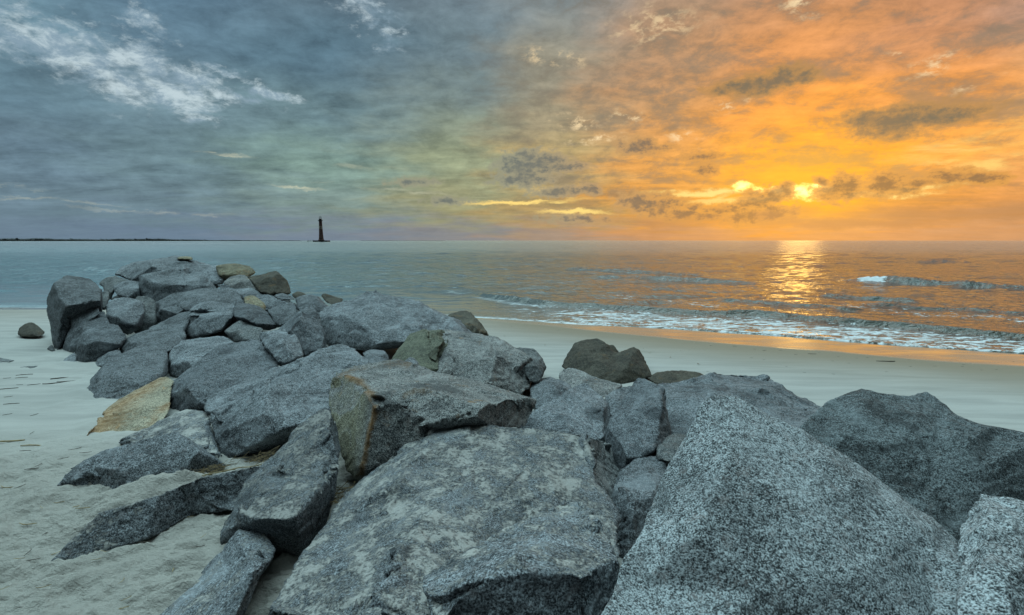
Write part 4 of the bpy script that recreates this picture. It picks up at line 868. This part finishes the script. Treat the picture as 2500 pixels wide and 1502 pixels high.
    keep = (d[F] > -2.0).any(axis=1)
    F = F[keep]; used = np.unique(F); mp = np.full(n*m, -1); mp[used] = np.arange(len(used)); F = mp[F]
    X, Y, Z, foam, d, right = X[used], Y[used], Z[used], foam[used], d[used], right[used]
    me = mesh_np('sea', np.stack([X, Y, Z], 1), F)
    attr(me, 'foam', foam); attr(me, 'milky', smooth01(2.0, -14., X/np.maximum(1, Y/18.))*smooth01(600,60,Y)); attr(me, 'shallow', smooth01(9, 0, d)); attr(me, 'soft', smooth01(3.0, -3.0, X)*smooth01(18,4,d))
    m_, nt, b = new_mat('sea_water'); P, Nn = pos(nt)
    fo, sh, so = attrn(nt, 'foam'), attrn(nt, 'shallow'), attrn(nt, 'soft')
    lf = attrn(nt, 'milky')
    x, y, z = sep(nt, P)
    # anisotropic ripples, crests roughly parallel to the shore, at three scales
    Q = mapping(nt, P, rot=(0,0,.16), sc=(.7,1,1))
    r1 = noise(nt, Q, .55, 4, .6, .4); r2 = noise(nt, Q, 2.6, 4, .62, .3); r3 = noise(nt, Q, 11, 3, .6)
    rfar = noise(nt, mapping(nt, P, sc=(.18,1,1)), .09, 5, .65)
    fy = sstep(nt, y, 20, 160); fy2 = sstep(nt, y, 60, 500)
    wind = noise(nt, mapping(nt, P, sc=(.15,.8,1)), .05, 4, .6)
    h = r1*.38*(1.0-so*.75) + r2*.20*(1.0-so*.8)*sstep(nt, wind, .2, .55, .6, 1.3) + r3*.022*(1.0-so*.85) + rfar*1.5*fy
    nrm = bump(nt, b, h, 1.0, .62)
    body = mixc(nt, lf, mixc(nt, sh, (.028,.046,.038), (.055,.055,.04)), (.10,.215,.24))
    lace = voronoi(nt, vmath(nt, 'ADD', mapping(nt, P, rot=(0,0,.1), sc=(.62,1.5,1)), vmath(nt, 'SCALE', noise(nt, P, 1.6, 4, .6, out=1), sc=1.1)), 2.1, 'DISTANCE_TO_EDGE')
    lace = sstep(nt, lace, .16, .0)
    fn = noise(nt, mapping(nt, P, rot=(0,0,.12), sc=(.7,1.7,1)), 2.6, 7, .7, .5)
    fs = noise(nt, mapping(nt, P, rot=(0,0,.1), sc=(.22,2.0,1)), 1.1, 5, .6, .5)
    hard = sstep(nt, fo*.80 + (fn-.5)*2.2 + lace*.18, .56, .84) * sstep(nt, fo, .04, .22)
    soft = sstep(nt, fo*1.1 + (fs-.5)*.9, .28, 1.0)
    msk = (hard*(1.0-so) + soft*so*.9).clamp()
    col = mixc(nt, msk, body, mixc(nt, fn, (.40,.47,.51), (.74,.80,.83)))
    setin(nt, b.inputs['Base Color'], col)
    b.inputs['Roughness'].default_value = .75; b.inputs['Specular IOR Level'].default_value = 0.0
    gl = nt.nodes.new('ShaderNodeBsdfGlossy'); setin(nt, gl.inputs['Roughness'], .09 + fy*.13 + so*.10)
    lw = nt.nodes.new('ShaderNodeLayerWeight'); lw.inputs[0].default_value = .5
    for n_ in (gl, lw): nt.links.new(nrm.k, n_.inputs['Normal'])
    fr = (S(nt, lw.outputs['Facing']).pw(3.4)*1.35 + .015).mini(.97) * (1.0 - msk*.85)
    mx = nt.nodes.new('ShaderNodeMixShader'); setin(nt, mx.inputs[0], fr)
    nt.links.new(b.outputs[0], mx.inputs[1]); nt.links.new(gl.outputs[0], mx.inputs[2])
    nt.links.new(mx.outputs[0], next(n for n in nt.nodes if n.type == 'OUTPUT_MATERIAL').inputs[0])
    o = link('sea', me, m_); tag(o, kind='structure')
build_sea()

# ------------------------------------------------------------------ far shore
def simple(name, col, rough=.8, noise_s=None, col2=None):
    m, nt, b = new_mat(name); P, _ = pos(nt)
    if noise_s: setin(nt, b.inputs['Base Color'], mixc(nt, sstep(nt, noise(nt, P, noise_s, 4, .6), .35, .65), col, col2))
    else: b.inputs['Base Color'].default_value = (*col, 1)
    b.inputs['Roughness'].default_value = rough; return m
def far_shore():
    # low land, then the wood on it: thousands of leaf clumps
    rng = random.Random(3)
    V, F = [], []
    def strip(p0, p1, Y0, Y1, z, w):
        a = at_y(p0, 588, Y0); b = at_y(p1, 588, Y1)
        i = len(V); V.extend([(a[0],a[1],SEA-2),(b[0],b[1],SEA-2),(b[0],b[1]+w,SEA-2),(a[0],a[1]+w,SEA-2),(a[0],a[1]+3,z),(b[0],b[1]+3,z),(b[0],b[1]+w-3,z),(a[0],a[1]+w-3,z)])
        F.extend([(i+4,i+5,i+6,i+7),(i,i+1,i+5,i+4),(i+1,i+2,i+6,i+5),(i+2,i+3,i+7,i+6),(i+3,i,i+4,i+7)])
    strip(-900, 735, 1750, 2600, .8, 120)
    strip(880, 1080, 4600, 5200, 1.6, 200)
    me = bpy.data.meshes.new('land'); me.from_pydata(V, [], F)
    o = link('land', me, simple('land', (.07,.075,.06))); tag(o, kind='structure')
    bm = bmesh.new()
    for i in range(3400):
        px = rng.uniform(-900, 732); f = (px+900)/1635
        Y = 1755 + f*850 + rng.uniform(4, 80)
        taper = 1.0 if px < 350 else max(.18, 1 - (px-350)/420)
        h = (9.5 + 1.6*math.sin(px*.021) + 1.1*math.sin(px*.067+1))*taper*rng.uniform(.85, 1.08)
        if rng.random() < .012: h *= 1.35
        c = at_y(px, 588, Y); r = rng.uniform(3.5, 7)*max(.5, taper)
        mt = Matrix.Translation((c[0], c[1], max(.3, h - r*.8))) @ Matrix.Diagonal((r*1.3, r, r*rng.uniform(.7,1.0), 1))
        bmesh.ops.create_icosphere(bm, subdivisions=1, radius=1, matrix=mt)
        if h > 6:
            mt = Matrix.Translation((c[0]+rng.uniform(-3,3), c[1]+2, h*.45)) @ Matrix.Diagonal((r*1.5, r, h*.5, 1))
            bmesh.ops.create_icosphere(bm, subdivisions=1, radius=1, matrix=mt)
    for v in bm.verts: v.co += Vector((rng.uniform(-1,1), rng.uniform(-1,1), rng.uniform(-.7,.7)))
    me = bpy.data.meshes.new('wood'); bm.to_mesh(me); bm.free()
    o = link('distant_wood', me, simple('wood_leaves_hazed', (.055,.065,.07), .9, .05, (.085,.095,.10)))  # distance haze put into the leaf colours, paler and bluer
    tag(o, 'low dark line of trees along the far shore at left', 'woodland', kind='stuff')
far_shore()

# ------------------------------------------------------------------ lighthouse
def lathe(bm, prof, seg=28, cx=0, cy=0):
    rings = []
    for r, z in prof:
        rings.append([bm.verts.new((cx+r*math.cos(2*math.pi*k/seg), cy+r*math.sin(2*math.pi*k/seg), z)) for k in range(seg)])
    for a, b in zip(rings[:-1], rings[1:]):
        for k in range(seg): bm.faces.new((a[k], a[(k+1)%seg], b[(k+1)%seg], b[k]))
    bm.faces.new(list(reversed(rings[0]))); bm.faces.new(rings[-1])
def bm_obj(name, bm, mat, parent=None, loc=(0,0,0)):
    bmesh.ops.recalc_face_normals(bm, faces=bm.faces)
    me = bpy.data.meshes.new(name); bm.to_mesh(me); bm.free(); return link(name, me, mat, parent, loc)
def box(bm, x0, x1, y0, y1, z0, z1, bev=0):
    r = bmesh.ops.create_cube(bm, size=1, matrix=Matrix.Translation(((x0+x1)/2,(y0+y1)/2,(z0+z1)/2)) @ Matrix.Diagonal((x1-x0,y1-y0,z1-z0,1)))
    if bev: bmesh.ops.bevel(bm, geom=list({e for v in r['verts'] for e in v.link_edges}), offset=bev, segments=2, affect='EDGES')
def lighthouse():
    Y = 1040.; c = at_y(784.5, 588, Y)
    root = bpy.data.objects.new('lighthouse', None); COL.objects.link(root); root.location = (c[0], c[1], SEA)
    tag(root, 'tall dark banded lighthouse standing alone in the sea', 'lighthouse')
    k = Y/1250.
    mt, nt, b = new_mat('banded_brick'); P, _ = pos(nt); x, y, z = sep(nt, P)
    nb = noise(nt, P, .35, 5, .65); zb = z + (nb-.5)*3.0
    band = sstep(nt, zb, 24.5, 25.5)*sstep(nt, zb, 32, 31)
    band2 = sstep(nt, zb, 38.5, 39.5)
    col = mixc(nt, band, mixc(nt, nb, (.045,.022,.022), (.10,.05,.045)), mixc(nt, nb, (.12,.10,.08), (.23,.19,.16)))
    col = mixc(nt, band2*.6, col, (.14,.09,.075))
    setin(nt, b.inputs['Base Color'], col); b.inputs['Roughness'].default_value = .9
    dk = simple('lighthouse_iron', (.022,.022,.024), .6); dk2 = simple('caisson_steel', (.018,.020,.022), .7, .4, (.035,.034,.032))
    bm = bmesh.new(); lathe(bm, [(4.7,5.2),(4.2,12),(3.75,20),(3.4,30),(3.1,38),(3.0,41.0)]); bm_obj('tower', bm, mt, root)
    bm = bmesh.new(); lathe(bm, [(6.4,2.9),(6.4,4.0),(5.9,4.3),(5.3,5.2)], 8); bm_obj('plinth', bm, mt, root)
    bm = bmesh.new(); lathe(bm, [(3.3,40.6),(3.5,41.2),(3.9,41.6),(4.6,42.1),(4.65,42.5),(2.9,42.6)]); g = bm_obj('gallery', bm, dk, root)
    bm = bmesh.new()
    for i in range(20):
        a = 2*math.pi*i/20; lathe(bm, [(.06,42.5),(.06,43.6)], 5, 4.5*math.cos(a), 4.5*math.sin(a))
    lathe(bm, [(4.45,43.5),(4.56,43.5),(4.56,43.62),(4.45,43.62)], 40); bm_obj('railing', bm, dk, g)
    bm = bmesh.new(); lathe(bm, [(2.8,42.6),(2.8,45.4),(3.0,45.6),(2.6,45.8)]); bm_obj('watch_room', bm, dk, root)
    bm = bmesh.new()
    for i in range(8):
        a = 2*math.pi*(i+.5)/8; lathe(bm, [(.16,45.7),(.16,49.2)], 6, 2.25*math.cos(a), 2.25*math.sin(a))
    lathe(bm, [(2.3,45.75),(2.45,45.75),(2.45,46.1),(2.3,46.1)], 24); ln = bm_obj('lantern_room', bm, dk, root)
    bm = bmesh.new(); lathe(bm, [(2.75,49.0),(2.7,49.3),(1.5,50.1),(.5,50.7),(.3,50.9),(.35,51.3),(.12,51.5),(.08,52.3)], 16); bm_obj('roof', bm, dk, root)
    bm = bmesh.new()
    box(bm, -.7, .7, -6.3, -4.9, 5.3, 8.2, .05)
    bm_obj('door', bm, dk, root)
    for z_ in (15, 27, 36):
        bm = bmesh.new(); box(bm, -.45, .45, -4.9+z_*.03, -3.2+z_*.02, z_, z_+1.6, .05); bm_obj('window', bm, dk, root)
    bm = bmesh.new(); box(bm, -14.2, 14.8, -9, 9, -1.5, 2.9, .4)
    for i in range(26): box(bm, -14.1+i*1.13, -13.6+i*1.13, -9.25, -8.99, -1.5, 3.1)
    bm_obj('caisson', bm, dk2, root)
    pm = simple('weathered_piling', (.03,.028,.026))
    first = None
    for i, (dx, h, tl) in enumerate(((-24.4,3.6,.02),(-20.1,3.7,-.04),(-16.2,3.9,.0),(-27.2,2.6,.05))):
        if first is None:
            bm = bmesh.new(); lathe(bm, [(.55,-2.5),(.5,2.8),(.42,3.6),(.2,3.75)], 8); first = bm_obj('piling', bm, pm); o = first
        else: o = first.copy(); COL.objects.link(o)
        o.location = (c[0]+dx, c[1]-2, SEA); o.rotation_euler = (0, tl, 0); o.scale = (1,1,h/3.6)
        tag(o, ('third weathered piling left of the lighthouse caisson','second weathered piling left of the lighthouse caisson','weathered piling standing nearest to the lighthouse caisson','shortest tilted piling, farthest left of the lighthouse')[i], 'piling', 'pilings beside the lighthouse')
lighthouse()

# ------------------------------------------------------------------ reeds, straw, flotsam
M_reed = simple('reed', (.20,.15,.07), .7, 30, (.34,.27,.14)); M_straw = simple('tangled_straw_shaded', (.03,.022,.012), .8, 55, (.22,.16,.075)); M_dark = simple('dark_flotsam', (.035,.028,.022), .8, 20, (.07,.055,.04))  # straw tangle: darker reed tones, shade under the rocks put into the colour
def stalk_mesh(name, L, r, bend, seed):
    rng = random.Random(seed); bm = bmesh.new(); n = 7; rings = []
    for k in range(n):
        t = k/(n-1)-.5; rr = r*(1-.5*abs(t))*(1.25 if k in (2,5) else 1)
        c = Vector((t*L, bend*L*(t*t)+rng.uniform(-.02,.02)*L, 0))
        rings.append([bm.verts.new(c+Vector((0, rr*math.cos(a), rr*math.sin(a)))) for a in [2*math.pi*q/6 for q in range(6)]])
    for a, b in zip(rings[:-1], rings[1:]):
        for q in range(6): bm.faces.new((a[q], a[(q+1)%6], b[(q+1)%6], b[q]))
    bm.faces.new(rings[0]); bm.faces.new(rings[-1])
    bmesh.ops.recalc_face_normals(bm, faces=bm.faces)
    me = bpy.data.meshes.new(name); bm.to_mesh(me); bm.free(); return me
def put_stick(me, px, py, ang, mat_, label, cat, group, zoff=.006, sc=1., name='reed_stalk', z=None, tilt=0):
    p = at_z(px, py, .0)
    for _ in range(6):
        zz = float(sand_z(np.array([p[0]]), np.array([p[1]]))[0]) if z is None else z
        p = at_z(px, py, zz+zoff)
    o = bpy.data.objects.new(name, me); COL.objects.link(o); o.location = p; o.rotation_euler = (0, tilt, ang); o.scale = (sc,)*3
    tag(o, label, cat, group); return o
def debris():
    rng = random.Random(11)
    reed = [stalk_mesh('reed_stalk', .16, .0045, b, i) for i, b in enumerate((.1,-.3,.5))]
    for m in reed: m.materials.append(M_reed)
    dk = [stalk_mesh('driftwood_twig', .22, .006, b, 20+i) for i, b in enumerate((.05,-.2,.3))]
    for m in dk: m.materials.append(M_dark)
    # dark stalks on the smooth sand (survey frame A)
    for x, y, L, a in ((187,1033,80,.12),(50,1060,40,.1),(165,1055,60,.1),(480,1057,120,.12),(420,1098,130,.2),(500,1085,100,.12),(255,1108,60,.25),(55,1140,100,.15),(60,1200,30,.3),(90,1252,80,.05),(145,1110,22,0),(262,1335,20,.8),(55,1333,25,.4)):
        X, Yp = 0+x*.3239, 580+y*.3239; Yd = at_z(X, Yp, 0)[1]
        sc = L*.3239/1250*Yd/.22*1.3
        put_stick(rng.choice(dk), X, Yp, a*1.5+.15, None, ('long' if L > 90 else 'short' if L < 45 else 'thin')+' dark reed stalk on the smooth sand '+('just left of the dark-faced boulder' if x > 230 else 'below the half-sunk stone at left' if y < 1120 else 'beside the tan boulder' if y > 1220 else 'at the far left edge'), 'reed stalk', 'dark stalks on the smooth left sand', .004, max(.5, min(2.4, sc)), 'reed_stalk')
    for x, y, L, a, dark in ((50,470,120,.1,0),(190,493,80,0,0),(150,525,40,.1,1),(185,422,30,-.9,1),(425,518,25,.4,1),(465,508,25,1.1,1),(495,537,40,.2,1),(370,570,35,.5,1),(240,545,60,.1,1),(228,608,25,1.2,1),(190,630,50,.2,1),(30,672,40,0,1),
            (120,733,35,.9,1),(30,740,60,-.1,0),(190,812,35,.7,0),(150,955,70,0,0),(240,855,30,-.4,0),(340,828,40,.2,0),(480,860,50,.1,0),(320,1125,50,.6,0),(165,1118,25,1.3,1),(110,1153,40,.1,0),(190,1162,30,.3,1),
            (1015,1205,60,-.9,0),(1185,1022,22,1.,0),(715,1282,20,1.2,0),(740,1385,15,.7,0),(715,1442,60,.4,0),(15,1330,40,.7,0),(330,1268,15,1,1),(1100,912,20,.2,0),(600,1110,22,-.2,0),(655,1063,20,.3,0),(1155,1085,40,.2,1),(250,1320,50,.3,0),(1022,1340,20,0,1),(480,845,60,.2,0),(560,1158,15,.2,0),(840,1058,15,.1,1),(435,1000,25,.2,1),(280,1000,25,.9,1)):
        X, Yp = x*.4191, 880+y*.4191; Yd = at_z(X, Yp, 0)[1]; sc = L*.4191/1250*Yd/(.22 if dark else .16)*1.15
        put_stick(rng.choice(dk if dark else reed), X, Yp, a*1.4, None, ('dark ' if dark else 'straw-coloured ')+('long' if L > 55 else 'short' if L < 28 else 'broken')+' reed bit '+('above the half-buried boulder at left' if y < 700 else 'between the two half-buried rocks' if y < 870 else 'left of the buried rock strip' if x < 400 and y < 1100 else 'in the bottom left corner' if x < 400 else 'in front of the buried rock strip'), 'reed bit', 'reed bits on the foreground sand', .014, max(.45, min(2.2, sc*1.35)), 'reed_stalk')
    # flotsam on the beach to the right (frame: origin 1700,570)
    for x, y, L, big in ((1430,964,140,1),(875,908,70,0),(515,881,40,0),(635,880,30,0),(1070,928,22,0),(925,896,18,0),(290,850,40,0),(750,912,30,0),(415,937,20,0),(510,952,20,0),(440,872,26,0),(1150,978,20,0),(1210,940,18,0),(1605,953,16,0),(1615,1003,16,0),(2015,988,18,0),(2005,1003,30,0),(2262,1025,12,0),(1435,1043,16,0),(1035,1060,16,0),(815,1048,16,0),(85,1040,14,0),(20,990,12,0),(1030,962,10,0),(680,1003,12,0),(2390,965,10,0),(1290,936,12,0),(600,857,10,0),(1800,1000,10,0),(2150,1030,12,0)):
        X, Yp = 1700+x*.3239, 570+y*.3239; Yd = at_z(X, Yp, -.05)[1]; sc = L*.3239/1250*Yd/.22
        if big: put_stick(dk[0], X, Yp, -.05, None, 'long dark driftwood stick on the right beach, longest bit there', 'driftwood stick', None, .008, sc*1.05, 'driftwood_stick')
        else: put_stick(rng.choice(dk), X, Yp, rng.uniform(-.3,.3), None, ('larger' if L > 35 else 'tiny' if L < 15 else 'small')+' dark flotsam bit on the right beach '+('close to the wet strip' if y-860-(x*.055) < 35 else 'midway between wet strip and rocks' if y < 1000 else 'low, just above the rocks')+(', left part' if x < 800 else ', middle part' if x < 1600 else ', far right part'), 'flotsam', 'flotsam bits on the right beach', .006, max(.3, sc*.9), 'flotsam_bit')
    pb = bmesh.new(); bmesh.ops.create_icosphere(pb, subdivisions=2, radius=.02)
    for v in pb.verts: v.co.z *= .6; v.co += Vector((rng.uniform(-1,1),rng.uniform(-1,1),rng.uniform(-1,1)))*.002
    pm = bpy.data.meshes.new('shell'); pb.to_mesh(pm); pb.free(); pm.materials.append(simple('shell', (.5,.46,.38), .5, 60, (.16,.13,.1)))
    for x, y in ((680,748),(935,745),(820,750),(765,826),(1088,897),(1190,780),(1300,760),(1630,805),(1880,845),(2010,838),(2060,842),(1880,925),(2095,995),(2180,945),(2320,1048),(2290,880),(2420,900),(1930,960),(2250,930)):
        X, Yp = 1000+x*.3036, 570+y*.3036
        put_stick(pm, X, Yp, rng.uniform(0,3), None, ('pale' )+' shell fragment on the beach '+('beside the mountain-shaped boulder' if x < 1150 else 'above the dark saddle-backed boulder' if x < 1900 and y < 860 else 'right of the dark saddle-backed boulder')+(' near the swash' if y < 800 else ' on firm sand' if y < 900 else ' low on the beach'), 'shell', 'shell fragments on the beach', .004, rng.uniform(.6,1.1), 'shell_fragment')
    # straw caught under the tilted slab and in the crevice
    def straw(cx, cy, Y0, n, spread, label, seed):
        r2 = random.Random(seed); c = at_y(cx, cy, Y0)
        bm = bmesh.new()
        for i in range(n):
            L = r2.uniform(.06,.26); r = r2.uniform(.0016,.0036); a = r2.gauss(.45, .6); t = r2.gauss(.12, .35)
            p = Vector((r2.gauss(0, spread[0]), r2.gauss(0, spread[1]), 0)); p.z = p.x*spread[2] + abs(r2.gauss(0, .025))
            d = Vector((math.cos(a)*math.cos(t), math.sin(a)*math.cos(t), math.sin(t)))
            s = d.cross(Vector((0,0,1))).normalized(); u = s.cross(d)
            pr = []
            for q in (-.5, 0, .5):
                cc = p + d*L*q + u*(-.03*q*q*4*L)
                pr.append([bm.verts.new(cc + s*r*math.cos(w) + u*r*math.sin(w)) for w in (0,1.57,3.14,4.71)])
            for A_, B_ in zip(pr[:-1], pr[1:]):
                for q in range(4): bm.faces.new((A_[q], A_[(q+1)%4], B_[(q+1)%4], B_[q]))
        o = bm_obj('straw', bm, M_straw, None, c); tag(o, label, 'straw', kind='stuff'); return o
    straw(480, 1165, 5.1, 95, (.20,.06,.35), 'tangle of dry straw under the overhang of the half-buried boulder', 1)
    straw(440, 1185, 5.0, 35, (.12,.05,.3), 'thin scatter of straw at the lower end of the dark overhang', 4)
    straw(645, 1118, 5.0, 35, (.10,.05,.2), 'wisp of straw under the long tilted slab', 2)
    straw(830, 1215, 4.5, 45, (.05,.10,.0), 'straw fallen into the black crevice beside the tall slab', 3)
    me = stalk_mesh('long_reed', .95, .006, -.12, 9); me.materials.append(M_reed)
    a, b2 = at_y(497, 1158, 4.95), at_y(668, 1128, 4.98)
    o = bpy.data.objects.new('reed_stalk', me); COL.objects.link(o); mid = (a+b2)/2; o.location = mid
    dv = Vector(b2-a); o.rotation_euler = dv.to_track_quat('X','Z').to_euler(); o.scale = (dv.length/.95,1,1)
    tag(o, 'long golden reed lying across the straw under the tilted slab', 'reed stalk')
debris()
print('rocks', len(ROCKS), 'labels unique', len({o['label'] for o in ROCKS}))
